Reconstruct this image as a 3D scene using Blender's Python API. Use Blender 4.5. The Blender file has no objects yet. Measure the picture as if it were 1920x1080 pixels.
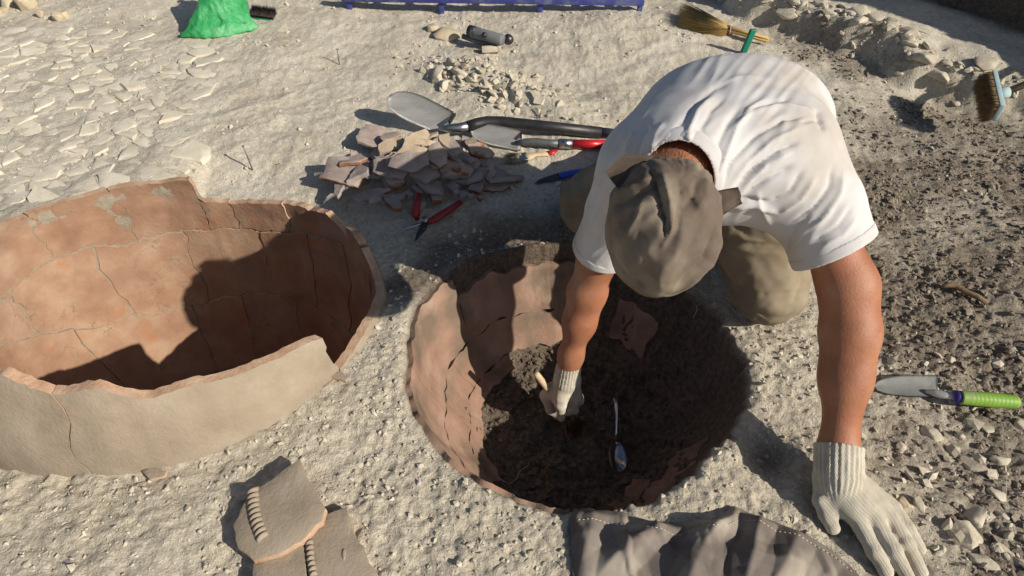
import bpy, bmesh, math, random
import numpy as np
from mathutils import Vector, Matrix

# ------------------------------------------------------------------ camera, sky, sun
scene = bpy.context.scene
C = scene.collection
CAM_H = 1.2; PITCH = math.radians(45); FPX = 1251.0          # camera height, downward pitch, focal length in px of a 1920 wide frame
cam_d = bpy.data.cameras.new('camera'); cam = bpy.data.objects.new('camera', cam_d); C.objects.link(cam)
cam.location = (0, 0, CAM_H); cam.rotation_euler = (math.pi/2 - PITCH, 0, 0)
cam_d.sensor_width = 36; cam_d.lens = 36*FPX/1920; cam_d.clip_start = .02; cam_d.clip_end = 400
scene.camera = cam
SUN_EL = math.radians(32.5); SUN_ROT = math.radians(121)
to_sun = Vector((math.sin(SUN_ROT)*math.cos(SUN_EL), math.cos(SUN_ROT)*math.cos(SUN_EL), math.sin(SUN_EL)))
world = bpy.data.worlds.new('World'); scene.world = world; world.use_nodes = True
wn = world.node_tree.nodes; wl = world.node_tree.links
sky = wn.new('ShaderNodeTexSky'); sky.sky_type = 'NISHITA'; sky.sun_disc = False
sky.sun_elevation = SUN_EL; sky.sun_rotation = SUN_ROT; sky.air_density = 1.0; sky.dust_density = 1.5
bg = wn['Background']; bg.inputs['Strength'].default_value = 0.066
wl.new(sky.outputs[0], bg.inputs[0])
sun_d = bpy.data.lights.new('sun', 'SUN'); sun_d.energy = 5.0; sun_d.angle = math.radians(.55); sun_d.color = (1, .92, .79)
sun = bpy.data.objects.new('sun', sun_d); C.objects.link(sun)
sun.rotation_euler = to_sun.to_track_quat('Z', 'Y').to_euler(); sun.location = (4, -2, 4)
scene.view_settings.view_transform = 'Standard'; scene.view_settings.look = 'None'
scene.view_settings.exposure = 0.0; scene.view_settings.gamma = 1.0
scene.render.resolution_x = 1024; scene.render.resolution_y = 576

# ------------------------------------------------------------------ helpers
random.seed(5)
fw = np.array([0, math.cos(PITCH), -math.sin(PITCH)]); upv = np.array([0, math.sin(PITCH), math.cos(PITCH)])
def at(u, v, z=0.0):
    "ground-plan point that the photograph shows at pixel u, v, at height z"
    d = fw*FPX + np.array([1., 0, 0])*(u-960) - upv*(v-540)
    return np.array([0, 0, CAM_H]) + d*((z-CAM_H)/d[2])
def dep(u, v, D):
    d = fw*FPX + np.array([1., 0, 0])*(u-960) - upv*(v-540)
    return np.array([0, 0, CAM_H]) + d/FPX*D
rs = np.random.RandomState(3)
_perm = np.concatenate([rs.permutation(512)]*3)
_g3 = rs.normal(size=(512, 3)); _g3 /= np.linalg.norm(_g3, axis=1)[:, None]
def noise3(x, y, z):
    x, y, z = np.broadcast_arrays(np.asarray(x, float), np.asarray(y, float), np.asarray(z, float))
    xi = np.floor(x).astype(int); yi = np.floor(y).astype(int); zi = np.floor(z).astype(int)
    xf = x-xi; yf = y-yi; zf = z-zi
    u = xf*xf*xf*(xf*(xf*6-15)+10); v = yf*yf*yf*(yf*(yf*6-15)+10); w = zf*zf*zf*(zf*(zf*6-15)+10)
    def g(dx, dy, dz):
        h = _perm[(_perm[(_perm[(xi+dx) & 511]+yi+dy) & 511]+zi+dz) & 511]
        gr = _g3[h]
        return gr[..., 0]*(xf-dx)+gr[..., 1]*(yf-dy)+gr[..., 2]*(zf-dz)
    x00 = g(0,0,0)*(1-u)+g(1,0,0)*u; x10 = g(0,1,0)*(1-u)+g(1,1,0)*u
    x01 = g(0,0,1)*(1-u)+g(1,0,1)*u; x11 = g(0,1,1)*(1-u)+g(1,1,1)*u
    return ((x00*(1-v)+x10*v)*(1-w)+(x01*(1-v)+x11*v)*w)*1.5
def fbm(x, y, z=0, o=4, lac=2.1, gain=.5):
    s = 0; a = 1.
    for i in range(o):
        s = s+a*noise3(x, y, np.asarray(z)+7.3*i); x = x*lac; y = y*lac; z = np.asarray(z)*lac; a *= gain
    return s
def sstep(a, b, x):
    t = np.clip((x-a)/(b-a), 0, 1); return t*t*(3-2*t)

def np_mesh(name, V, Fc, mats=None, fmat=None, smooth=True, parent=None):
    me = bpy.data.meshes.new(name)
    V = np.asarray(V, np.float32); Fc = np.asarray(Fc, np.int32)
    n = Fc.shape[1]
    me.vertices.add(len(V)); me.vertices.foreach_set('co', V.ravel())
    me.loops.add(Fc.size); me.loops.foreach_set('vertex_index', Fc.ravel())
    me.polygons.add(len(Fc)); me.polygons.foreach_set('loop_start', np.arange(0, Fc.size, n, dtype=np.int32))
    me.polygons.foreach_set('loop_total', np.full(len(Fc), n, np.int32))
    me.polygons.foreach_set('use_smooth', np.full(len(Fc), bool(smooth)))
    for m in (mats or []): me.materials.append(m)
    if fmat is not None: me.polygons.foreach_set('material_index', np.asarray(fmat, np.int32))
    me.update(calc_edges=True); me.validate()
    o = bpy.data.objects.new(name, me); C.objects.link(o)
    if parent: o.parent = parent
    return o
def bm_obj(name, bm, mat, parent=None, smooth=True, angle=None):
    me = bpy.data.meshes.new(name); bmesh.ops.recalc_face_normals(bm, faces=bm.faces[:]); bm.to_mesh(me); bm.free()
    for f in me.polygons: f.use_smooth = smooth
    for m in (mat if isinstance(mat, (list, tuple)) else [mat]): me.materials.append(m)
    if smooth and angle: me.set_sharp_from_angle(angle=math.radians(angle))
    o = bpy.data.objects.new(name, me); C.objects.link(o)
    if parent: o.parent = parent
    return o
def tag(o, label=None, cat=None, group=None, kind=None):
    if label: o['label'] = label
    if cat: o['category'] = cat
    if group: o['group'] = group
    if kind: o['kind'] = kind
    return o
def empty(name, loc=(0, 0, 0), rot=(0, 0, 0)):
    o = bpy.data.objects.new(name, None); C.objects.link(o); o.location = loc; o.rotation_euler = rot; o.empty_display_size = .05
    return o
def tube(bm, pts, rad, seg=10, cap=True, flat=1.0, upax=Vector((0, 0, 1))):
    "sweep a round (or flattened) section along pts; rad is one radius or one per point"
    pts = [Vector(p) for p in pts]; n = len(pts)
    if not hasattr(rad, '__len__'): rad = [rad]*n
    rings = []
    for i, p in enumerate(pts):
        t = (pts[min(i+1, n-1)]-pts[max(i-1, 0)]).normalized()
        s = t.cross(upax)
        if s.length < 1e-3: s = t.cross(Vector((1, 0, 0)))
        s.normalize(); w = s.cross(t).normalized()
        rings.append([bm.verts.new(p+s*(math.cos(a)*rad[i])+w*(math.sin(a)*rad[i]*flat)) for a in [2*math.pi*k/seg for k in range(seg)]])
    for a, b in zip(rings, rings[1:]):
        for k in range(seg): bm.faces.new((a[k], a[(k+1) % seg], b[(k+1) % seg], b[k]))
    if cap:
        bm.faces.new(rings[0][::-1]); bm.faces.new(rings[-1])
    return rings
def box(bm, c, s, rot=None, bev=0.0):
    r = bmesh.ops.create_cube(bm, size=1)
    m = Matrix.Translation(Vector(c)) @ (rot.to_4x4() if rot else Matrix.Identity(4)) @ Matrix.Diagonal((*s, 1))
    bmesh.ops.transform(bm, matrix=m, verts=r['verts'])
    if bev:
        es = list({e for v in r['verts'] for e in v.link_edges})
        bmesh.ops.bevel(bm, geom=es, offset=bev, segments=2, affect='EDGES', profile=.6)

# ------------------------------------------------------------------ materials
def mat(name, cols, scale=8, rough=.9, bump=.3, bscale=60, metal=0, detail=6, spec=.3, bdist=.004, extra=None, stretch=None, coords='Object', ramp=(.3, .7)):
    m = bpy.data.materials.new(name); m.use_nodes = True
    nt = m.node_tree; N = nt.nodes; L = nt.links; b = N['Principled BSDF']
    tc = N.new('ShaderNodeTexCoord'); mp = N.new('ShaderNodeMapping')
    L.new(tc.outputs[coords], mp.inputs[0])
    if stretch: mp.inputs['Scale'].default_value = stretch
    nz = N.new('ShaderNodeTexNoise'); nz.inputs['Scale'].default_value = scale; nz.inputs['Detail'].default_value = detail; nz.inputs['Roughness'].default_value = .62
    L.new(mp.outputs[0], nz.inputs['Vector'])
    cr = N.new('ShaderNodeValToRGB'); e = cr.color_ramp.elements
    while len(e) < len(cols): e.new(.5)
    for i, c in enumerate(cols):
        e[i].position = ramp[0]+(ramp[1]-ramp[0])*i/max(1, len(cols)-1); e[i].color = (*c, 1)
    L.new(nz.outputs[0], cr.inputs[0]); L.new(cr.outputs[0], b.inputs['Base Color'])
    b.inputs['Roughness'].default_value = rough; b.inputs['Metallic'].default_value = metal
    b.inputs['Specular IOR Level'].default_value = spec
    if bump:
        n2 = N.new('ShaderNodeTexNoise'); n2.inputs['Scale'].default_value = bscale; n2.inputs['Detail'].default_value = 5; n2.inputs['Roughness'].default_value = .65
        L.new(mp.outputs[0], n2.inputs['Vector'])
        bp = N.new('ShaderNodeBump'); bp.inputs['Strength'].default_value = bump; bp.inputs['Distance'].default_value = bdist
        L.new(n2.outputs[0], bp.inputs['Height']); L.new(bp.outputs[0], b.inputs['Normal'])
    if extra: extra(m, nt, N, L, b, mp, cr)
    return m
def mix(N, L, fac, a, bcol):
    x = N.new('ShaderNodeMix'); x.data_type = 'RGBA'
    L.new(fac, x.inputs[0])
    for s, k in ((a, 6), (bcol, 7)):
        if isinstance(s, tuple): x.inputs[k].default_value = (*s, 1)
        else: L.new(s, x.inputs[k])
    return x.outputs[2]
def stain(col, scale, lo, hi, amount=.8, seed=0.0):
    def f(m, nt, N, L, b, mp, cr):
        n = N.new('ShaderNodeTexNoise'); n.noise_dimensions = '4D'; n.inputs['W'].default_value = seed; n.inputs['Scale'].default_value = scale; n.inputs['Detail'].default_value = 5
        L.new(mp.outputs[0], n.inputs['Vector'])
        mr = N.new('ShaderNodeMapRange'); mr.inputs[1].default_value = lo; mr.inputs[2].default_value = hi; mr.inputs[4].default_value = amount
        L.new(n.outputs[0], mr.inputs[0])
        src = b.inputs['Base Color'].links[0].from_socket
        L.new(mix(N, L, mr.outputs[0], src, col), b.inputs['Base Color'])
    return f
def ground_extra(m, nt, N, L, b, mp, cr):
    src = b.inputs['Base Color'].links[0].from_socket
    n = N.new('ShaderNodeTexNoise'); n.inputs['Scale'].default_value = 80; n.inputs['Detail'].default_value = 6; n.inputs['Roughness'].default_value = .7
    L.new(mp.outputs[0], n.inputs['Vector'])
    # fine speckle: pale chalk crumbs and darker crumbs
    sp = N.new('ShaderNodeValToRGB'); e = sp.color_ramp.elements; e[0].position = .36; e[0].color = (.55, .53, .5, 1); e[1].position = .62; e[1].color = (1, 1, 1, 1)
    L.new(n.outputs[0], sp.inputs[0])
    mu = N.new('ShaderNodeMix'); mu.data_type = 'RGBA'; mu.blend_type = 'MULTIPLY'; mu.inputs[0].default_value = .55
    L.new(src, mu.inputs[6]); L.new(sp.outputs[0], mu.inputs[7])
    cur = mu.outputs[2]
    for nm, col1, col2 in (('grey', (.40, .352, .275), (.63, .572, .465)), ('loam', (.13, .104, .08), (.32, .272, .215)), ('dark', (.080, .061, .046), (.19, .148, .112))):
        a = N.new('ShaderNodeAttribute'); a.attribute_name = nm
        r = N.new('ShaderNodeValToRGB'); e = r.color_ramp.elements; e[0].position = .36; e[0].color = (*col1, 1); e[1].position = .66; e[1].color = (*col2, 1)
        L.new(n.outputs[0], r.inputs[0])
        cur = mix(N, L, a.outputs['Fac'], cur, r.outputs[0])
    L.new(cur, b.inputs['Base Color'])
M = {}
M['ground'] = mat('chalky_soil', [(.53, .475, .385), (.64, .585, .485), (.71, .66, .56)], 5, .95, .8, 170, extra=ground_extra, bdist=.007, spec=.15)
M['flag'] = mat('pale_flagstone', [(.52, .465, .37), (.62, .565, .46), (.70, .65, .55)], 14, .9, .5, 70, spec=.2)
M['lime'] = mat('limestone', [(.42, .37, .285), (.53, .475, .375), (.62, .565, .46)], 16, .9, .6, 70, spec=.2)
M['limeb'] = mat('yellowish_stone', [(.36, .29, .19), (.48, .40, .28), (.56, .49, .37)], 16, .9, .6, 70, spec=.2)
M['peb_pale'] = mat('pale_crumbs', [(.42, .38, .30), (.52, .475, .385), (.62, .575, .48)], 40, .95, 0, spec=.15)
M['peb_loam'] = mat('loam_crumbs', [(.13, .106, .082), (.23, .193, .152), (.40, .35, .28)], 40, .95, 0, spec=.15)
M['peb_dark'] = mat('dark_crumbs', [(.075, .058, .044), (.13, .102, .078), (.24, .2, .158)], 40, .95, 0, spec=.15)
def jar_extra(m, nt, N, L, b, mp, cr):
    stain((.46, .17, .06), 13, .60, .72, .6)(m, nt, N, L, b, mp, cr)
    stain((.32, .265, .205), 3.5, .52, .75, .6, 9.)(m, nt, N, L, b, mp, cr)
    n = N.new('ShaderNodeTexNoise'); n.inputs['Scale'].default_value = 7; n.inputs['Detail'].default_value = 7; L.new(mp.outputs[0], n.inputs['Vector'])   # hairline cracks
    a = N.new('ShaderNodeMath'); a.operation = 'SUBTRACT'; a.inputs[1].default_value = .5; L.new(n.outputs[0], a.inputs[0])
    c = N.new('ShaderNodeMath'); c.operation = 'ABSOLUTE'; L.new(a.outputs[0], c.inputs[0])
    r = N.new('ShaderNodeMapRange'); r.inputs[1].default_value = .0; r.inputs[2].default_value = .006; r.inputs[3].default_value = .75; r.inputs[4].default_value = 0; L.new(c.outputs[0], r.inputs[0])
    n2 = N.new('ShaderNodeTexNoise'); n2.inputs['Scale'].default_value = 4.5; L.new(mp.outputs[0], n2.inputs['Vector'])
    r2 = N.new('ShaderNodeMapRange'); r2.inputs[1].default_value = .52; r2.inputs[2].default_value = .58; L.new(n2.outputs[0], r2.inputs[0])
    mm = N.new('ShaderNodeMath'); mm.operation = 'MULTIPLY'; L.new(r.outputs[0], mm.inputs[0]); L.new(r2.outputs[0], mm.inputs[1])
    L.new(mix(N, L, mm.outputs[0], b.inputs['Base Color'].links[0].from_socket, (.2, .15, .1)), b.inputs['Base Color'])
M['pot_in'] = mat('jar_inner_clay', [(.28, .16, .102), (.36, .22, .147), (.44, .305, .212)], 9, .9, .45, 90, extra=jar_extra, spec=.15)
M['pot_out'] = mat('jar_outer_clay', [(.27, .22, .165), (.34, .28, .215), (.40, .34, .27)], 9, .9, .5, 120, spec=.15, extra=stain((.33, .27, .2), 4, .5, .7, .7, 2.))
M['pot_edge'] = mat('jar_broken_edge', [(.40, .24, .15), (.5, .33, .22), (.58, .44, .33)], 30, .95, .6, 140, spec=.15)
M['packing'] = mat('crack_soil', [(.24, .205, .155), (.38, .33, .26)], 40, .95, .9, 160, spec=.1)
M['pit_clay'] = mat('buried_jar_clay', [(.25, .15, .11), (.33, .21, .155), (.40, .285, .215)], 9, .92, .5, 90, extra=stain((.17, .13, .095), 8, .46, .62, .9), spec=.12)
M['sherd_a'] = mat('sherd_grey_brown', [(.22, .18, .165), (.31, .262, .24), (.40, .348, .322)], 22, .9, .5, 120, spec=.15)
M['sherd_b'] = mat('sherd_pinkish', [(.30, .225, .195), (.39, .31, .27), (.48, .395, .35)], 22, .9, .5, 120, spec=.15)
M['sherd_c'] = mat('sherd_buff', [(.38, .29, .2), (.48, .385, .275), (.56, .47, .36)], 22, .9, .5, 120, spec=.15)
M['sherd_edge'] = mat('sherd_core_red', [(.21, .075, .045), (.28, .115, .07), (.33, .18, .12)], 30, .95, .6, 140, spec=.12)
M['sherd_rust'] = mat('sherd_rust_stained', [(.33, .26, .21), (.43, .345, .285)], 22, .9, .5, 120, extra=stain((.24, .075, .03), 26, .52, .6, .9, 3.0), spec=.15)

# ------------------------------------------------------------------ terrain
JC = np.array([-.86, 1.17]); JR = .531            # storage jar: centre, nominal outer radius at ground level
def per(th, table):
    d = np.degrees(th) % 360; return np.interp(d, [a for a, _ in table], [b for _, b in table])
JRT = [(0, .545), (20, .505), (45, .468), (75, .45), (98, .46), (115, .50), (135, .53), (155, .562), (180, .57), (210, .55), (250, .51), (270, .50), (300, .515), (330, .53), (360, .545)]
JGT = [(0, 0), (30, -.03), (60, -.05), (90, -.055), (100, -.05), (103, -.02), (112, .01), (135, .025), (155, .045), (180, .05), (215, .0), (360, 0)]   # ground level round the jar
def jar_R(th): return per(th, JRT)
PC = np.array([.139, 1.0]); PR = .398               # excavated pit
RIDGE = np.array([at(u, v, .1)[:2] for u, v in ((1380, -25), (1470, 9), (1553, 30), (1611, 46), (1681, 70), (1733, 98), (1807, 112), (1920, 135), (2300, 190))])
BANK = np.array([at(u, v, .1)[:2] for u, v in ((1480, -84), (1630, -28), (1760, 8), (1920, 50), (2300, 140))])
def sdist(P, x, y):
    "signed distance to an open polyline, positive beyond it"
    best = np.full(np.shape(x), 1e9); sg = np.ones(np.shape(x))
    for a, b in zip(P, P[1:]):
        d = b-a; L2 = d@d; t = np.clip(((x-a[0])*d[0]+(y-a[1])*d[1])/L2, 0, 1)
        ex = x-a[0]-t*d[0]; ey = y-a[1]-t*d[1]; dd = np.hypot(ex, ey)
        s = np.sign(d[0]*(y-a[1])-d[1]*(x-a[0])); m = dd < best
        best = np.where(m, dd, best); sg = np.where(m, s, sg)
    return best*sg
def pit_R(th):
    c, s = np.cos(th), np.sin(th); k = 1-.8*sstep(-.1, .45, -c)          # the jar wall keeps the rim even on its side, the earth crumbles elsewhere
    return PR+.022*noise3(c*2.2+5, s*2.2, .3)+k*(.018*noise3(c*6, s*6, 4.)+.011*noise3(c*17, s*17, 2.))
def pit_q(x, y):
    dx = x-PC[0]; dy = y-PC[1]; th = np.arctan2(dy, dx)
    return pit_R(th)-np.hypot(dx, dy), th
PROF_Q = np.array([-.02, 0, .008, .02, .06, .10, .15, .2, .5]); PROF_Z = np.array([0, -.006, -.032, -.088, -.195, -.265, -.322, -.345, -.35])
def gauss(x, y, c, rx, ry=None, rot=0):
    ry = ry or rx; dx = x-c[0]; dy = y-c[1]; cs, sn = math.cos(rot), math.sin(rot)
    return np.exp(-(((dx*cs+dy*sn)/rx)**2+((-dx*sn+dy*cs)/ry)**2))
def rims(x, y):
    s = sdist(RIDGE, x, y)+.035*noise3(x*5, y*5, 1.)+.016*noise3(x*16, y*16, 2.)
    b = sdist(BANK, x, y)+.05*noise3(x*4, y*4, 8.)+.02*noise3(x*13, y*13, 3.)
    return s, b
def loam_mask(x, y):
    n = fbm(x*3, y*3, 4., 4)
    a = sstep(.62, .95, x+.15*n)*sstep(2.15, 1.75, y+.3*n)*(.62+.5*sstep(-.35, .25, n))
    s, b = rims(x, y)
    a2 = sstep(.55, .2, np.abs(s+.3))*sstep(.95, 1.25, x)*sstep(-.3, .3, n+.12)*.75*(s < .0)
    return np.clip(np.maximum(a, a2), 0, 1)
def grey_mask(x, y):
    n = fbm(x*2.5, y*2.5, 9., 3)
    g1 = sstep(1.35, 1.0, y+.2*n)
    g2 = gauss(x, y, (-.15, 1.5), .5, .25)*.9
    return np.clip(np.maximum(g1, g2)*(.72+.4*n), 0, 1)
def ground_h(x, y, fine=True):
    x = np.asarray(x, float); y = np.asarray(y, float)
    near = np.clip(1.2-np.hypot(x, y-1.5)/8, .0, 1)
    h = near*(.022*noise3(x*1.3, y*1.3, 0.)+.010*noise3(x*3.7, y*3.7, 1.))
    tj = np.arctan2(y-JC[1], x-JC[0]); rj = np.hypot(x-JC[0], y-JC[1]); Rj = jar_R(tj)
    h = h*sstep(0., .12, np.abs(rj-Rj)+.03)+per(tj, JGT)*np.exp(-((rj-Rj)/.16)**2)
    h += .045*gauss(x, y, at(900, 150)[:2], .16, .10, -.5)+.03*gauss(x, y, at(1010, 205)[:2], .22, .06, -.75)+.03*gauss(x, y, at(1120, 60)[:2], .35, .2)
    h -= .06*gauss(x, y, at(1800, 190)[:2], .28, .16, -.5)
    s, b = rims(x, y)
    h += .105*sstep(-.07, .0, s)*(1+.25*noise3(x*4, y*4, 5.))*sstep(-.2, .1, 4-np.abs(x))
    h += .55*sstep(-.02, .16, b)*sstep(9, 5, np.hypot(x, y))
    h += .85*gauss(x, y, (2.78, 1.76), .33, .42)+.35*gauss(x, y, (2.35, 1.42), .2, .22)  # unseen mounds right of view, added to cast shadow into the trench
    h -= .045*gauss(x, y, at(1445, 850)[:2], .05, .05)
    h += .022*gauss(x, y, at(1000, 455)[:2], .06, .03)-.05*gauss(x, y, (-.02, 1.41), .17, .05)-.03*gauss(x, y, (.5, 1.2), .07, .1)
    h += .02*gauss(x, y, at(1010, 205)[:2], .26, .09, -.7)
    if fine:
        lo = loam_mask(x, y); gr = grey_mask(x, y)
        rough = .0022+.0028*gr+.004*lo
        rg = 1-2*np.abs(noise3(x*11, y*11, 3.))
        h += rough*(1.2*noise3(x*28, y*28, 0.)+1.0*noise3(x*62, y*62, 1.)+.7*noise3(x*120, y*120, 2.))+.004*noise3(x*9, y*9, 6.)+.003*rg
        far = sstep(1.4, 1.8, y); h += far*(.010*np.maximum(0, noise3(x*5+3, y*5, 2.)-.15)+.005*(1-2*np.abs(noise3(x*7, y*9, 9.)))+.0025*noise3(x*45, y*45, 4.))
    q, th = pit_q(x, y)
    pz = np.interp(q, PROF_Q, PROF_Z)
    if fine:
        pz = pz+np.where(q > .004, .020*noise3(x*13, y*13, 5.)+.010*noise3(x*36, y*36, 8.)+.004*noise3(x*95, y*95, 3.), 0)*sstep(0, .03, q)*(1-.85*sstep(-.25, .2, -np.cos(th))*sstep(.2, .13, q))
    h = h*sstep(.06, -.02, q)+pz
    h = np.where(rj < Rj-.009, -.8, h)
    return h
def spaced(segs):
    out = [segs[0][0]]
    for a, b, st in segs:
        n = max(1, int(round((b-a)/st))); out += list(a+(b-a)*(np.arange(n)+1)/n)
    return np.array(out)
gx = spaced([(-60, -20, 8), (-20, -6, 1.5), (-6, -2.6, .12), (-2.6, -1.5, .0105), (-1.5, -.32, .007), (-.32, .6, .0044), (.6, 1.2, .0066), (1.2, 2.7, .0105), (2.7, 6, .12), (6, 20, 1.5), (20, 60, 8)])
gy = spaced([(-20, -4, 4), (-4, .1, .2), (.1, .42, .02), (.42, 1.5, .0046), (1.5, 2.2, .0075), (2.2, 3.5, .011), (3.5, 6, .1), (6, 20, 1.5), (20, 90, 8)])
X, Y = np.meshgrid(gx, gy, indexing='ij'); Z = ground_h(X, Y)
nx, ny = X.shape
idx = np.arange(nx*ny).reshape(nx, ny)
quads = np.stack([idx[:-1, :-1], idx[1:, :-1], idx[1:, 1:], idx[:-1, 1:]], -1).reshape(-1, 4)
ground = np_mesh('ground', np.stack([X, Y, Z], -1).reshape(-1, 3), quads, [M['ground']])
tag(ground, kind='structure')
q_, _ = pit_q(X, Y)
s_, b_ = rims(X, Y)
dark = np.clip(sstep(-.008, .008, q_)*.95+1.*sstep(-.12, -.02, b_)+.55*gauss(X, Y, at(1445, 850)[:2], .045, .04)  # far bank: dark soil carried past its foot, shade put into the colour
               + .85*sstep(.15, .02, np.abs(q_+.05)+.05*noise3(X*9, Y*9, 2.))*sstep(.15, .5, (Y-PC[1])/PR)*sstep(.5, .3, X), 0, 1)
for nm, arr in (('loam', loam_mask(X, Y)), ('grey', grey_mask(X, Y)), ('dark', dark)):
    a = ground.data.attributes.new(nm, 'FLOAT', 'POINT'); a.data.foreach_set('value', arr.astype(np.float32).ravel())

# ---- loose crumbs and pebbles lying on the soil: far too many to count
ico = bmesh.new(); bmesh.ops.create_icosphere(ico, subdivisions=1, radius=1); ico.verts.ensure_lookup_table()
IV = np.array([v.co[:] for v in ico.verts]); IF = np.array([[v.index for v in f.verts] for f in ico.faces]); ico.free()
def crumbs(name, xy, size, m, sink=.25, flat=.7, seed=1):
    r = np.random.RandomState(seed); n = len(xy)
    z = ground_h(xy[:, 0], xy[:, 1])
    ang = r.rand(n)*6.283; sc = size[:, None]*np.stack([.75+.6*r.rand(n), .75+.6*r.rand(n), flat*(.7+.6*r.rand(n))], 1)
    P = IV[None]*(1+.28*r.normal(size=(n, 12, 1)))*sc[:, None, :]
    c, s = np.cos(ang)[:, None], np.sin(ang)[:, None]
    P = np.stack([P[..., 0]*c-P[..., 1]*s, P[..., 0]*s+P[..., 1]*c, P[..., 2]], -1)
    tl = r.normal(size=(n, 2))*.35
    P[..., 2] += P[..., 0]*tl[:, :1]+P[..., 1]*tl[:, 1:]
    P += np.stack([xy[:, 0], xy[:, 1], z+size*flat*(1-2*sink)*.6], -1)[:, None, :]
    Fc = (IF[None]+(np.arange(n)*12)[:, None, None]).reshape(-1, 3)
    o = np_mesh(name, P.reshape(-1, 3), Fc, [m], smooth=False)
    tag(o, kind='stuff'); return o
def scatter(n, x0, x1, y0, y1, dens, seed):
    r = np.random.RandomState(seed); p = np.stack([x0+(x1-x0)*r.rand(n), y0+(y1-y0)*r.rand(n)], 1)
    return p[r.rand(n) < dens(p[:, 0], p[:, 1])]
def clear(x, y):
    q, _ = pit_q(x, y); rj = np.hypot(x-JC[0], y-JC[1])
    return (q < -.003) & (rj > jar_R(np.arctan2(y-JC[1], x-JC[0]))+.008)
def sizes(n, a, b, seed, p=2.5):
    r = np.random.RandomState(seed); return a+(b-a)*r.rand(n)**p
p = scatter(26000, -1.3, 1.0, .42, 1.45, lambda x, y: clear(x, y)*(.25+.75*grey_mask(x, y))*(1-.8*loam_mask(x, y))*(.35+.65*(noise3(x*7, y*7, 2.) > -.1)), 1)
tag(crumbs('pale_gravel', p, sizes(len(p), .0011, .0062, 2, 6), M['peb_pale'], seed=3), 'pale chalky crumbs strewn over the grey soil round the pits', 'gravel')
p = scatter(58000, .45, 2.3, .42, 2.6, lambda x, y: clear(x, y)*loam_mask(x, y)**1.2*(.3+.7*(noise3(x*6, y*6, 7.) > -.15)), 4)
tag(crumbs('loam_crumbs', p, sizes(len(p), .0013, .0078, 5, 4.2), M['peb_loam'], seed=6), 'loose brown crumbs of dug soil beside the kneeling person', 'soil')
p = scatter(9000, -.3, .6, .55, 1.45, lambda x, y: (pit_q(x, y)[0] > .07)*(.35+.65*sstep(.1, .17, pit_q(x, y)[0])), 7)
tag(crumbs('pit_floor_crumbs', p, sizes(len(p), .002, .010, 8, 3), M['peb_dark'], seed=9), 'dark loose soil crumbs on the pit floor', 'soil')
p = scatter(9000, -2.3, 1.4, 1.4, 3.1, lambda x, y: clear(x, y)*.6*(noise3(x*4, y*4, 1.) > -.05), 10)
tag(crumbs('chalk_grit', p, sizes(len(p), .0016, .008, 11, 5), M['peb_pale'], seed=12), 'sparse pale grit over the cream chalk surface', 'gravel')

# ---- flat paving stones of the old floor, beyond the jar
def clip_poly(poly, nrm, d):
    out = []
    for i in range(len(poly)):
        a = poly[i]; b = poly[(i+1) % len(poly)]; da = a@nrm-d; db = b@nrm-d
        if da <= 0: out.append(a)
        if da*db < 0: out.append(a+(b-a)*(da/(da-db)))
    return out
FLAGZ = [at(u, v)[:2] for u, v in ((-60, 70), (180, 62), (390, 92), (372, 150), (330, 220), (350, 290), (280, 345), (120, 372), (-10, 432), (-140, 440), (-140, 70))]
def in_poly(P, pt):
    c = False; n = len(P)
    for i in range(n):
        a = P[i]; b = P[(i+1) % n]
        if (a[1] > pt[1]) != (b[1] > pt[1]) and pt[0] < (b[0]-a[0])*(pt[1]-a[1])/(b[1]-a[1])+a[0]: c = not c
    return c
rr = np.random.RandomState(21); seeds = []
tries = 0
while len(seeds) < 262 and tries < 60000:
    tries += 1
    c = np.array([-2.75+1.9*rr.rand(), 1.4+1.35*rr.rand()])
    if not in_poly(FLAGZ, c) or np.hypot(*(c-JC)) < jar_R(math.atan2(c[1]-JC[1], c[0]-JC[0]))+.06: continue
    md = .045+.05*rr.rand()
    if all(((c[0]-s[0])*.8)**2+((c[1]-s[1])*1.15)**2 > md*md for s in seeds): seeds.append(c)
seeds = np.array(seeds)
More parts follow.
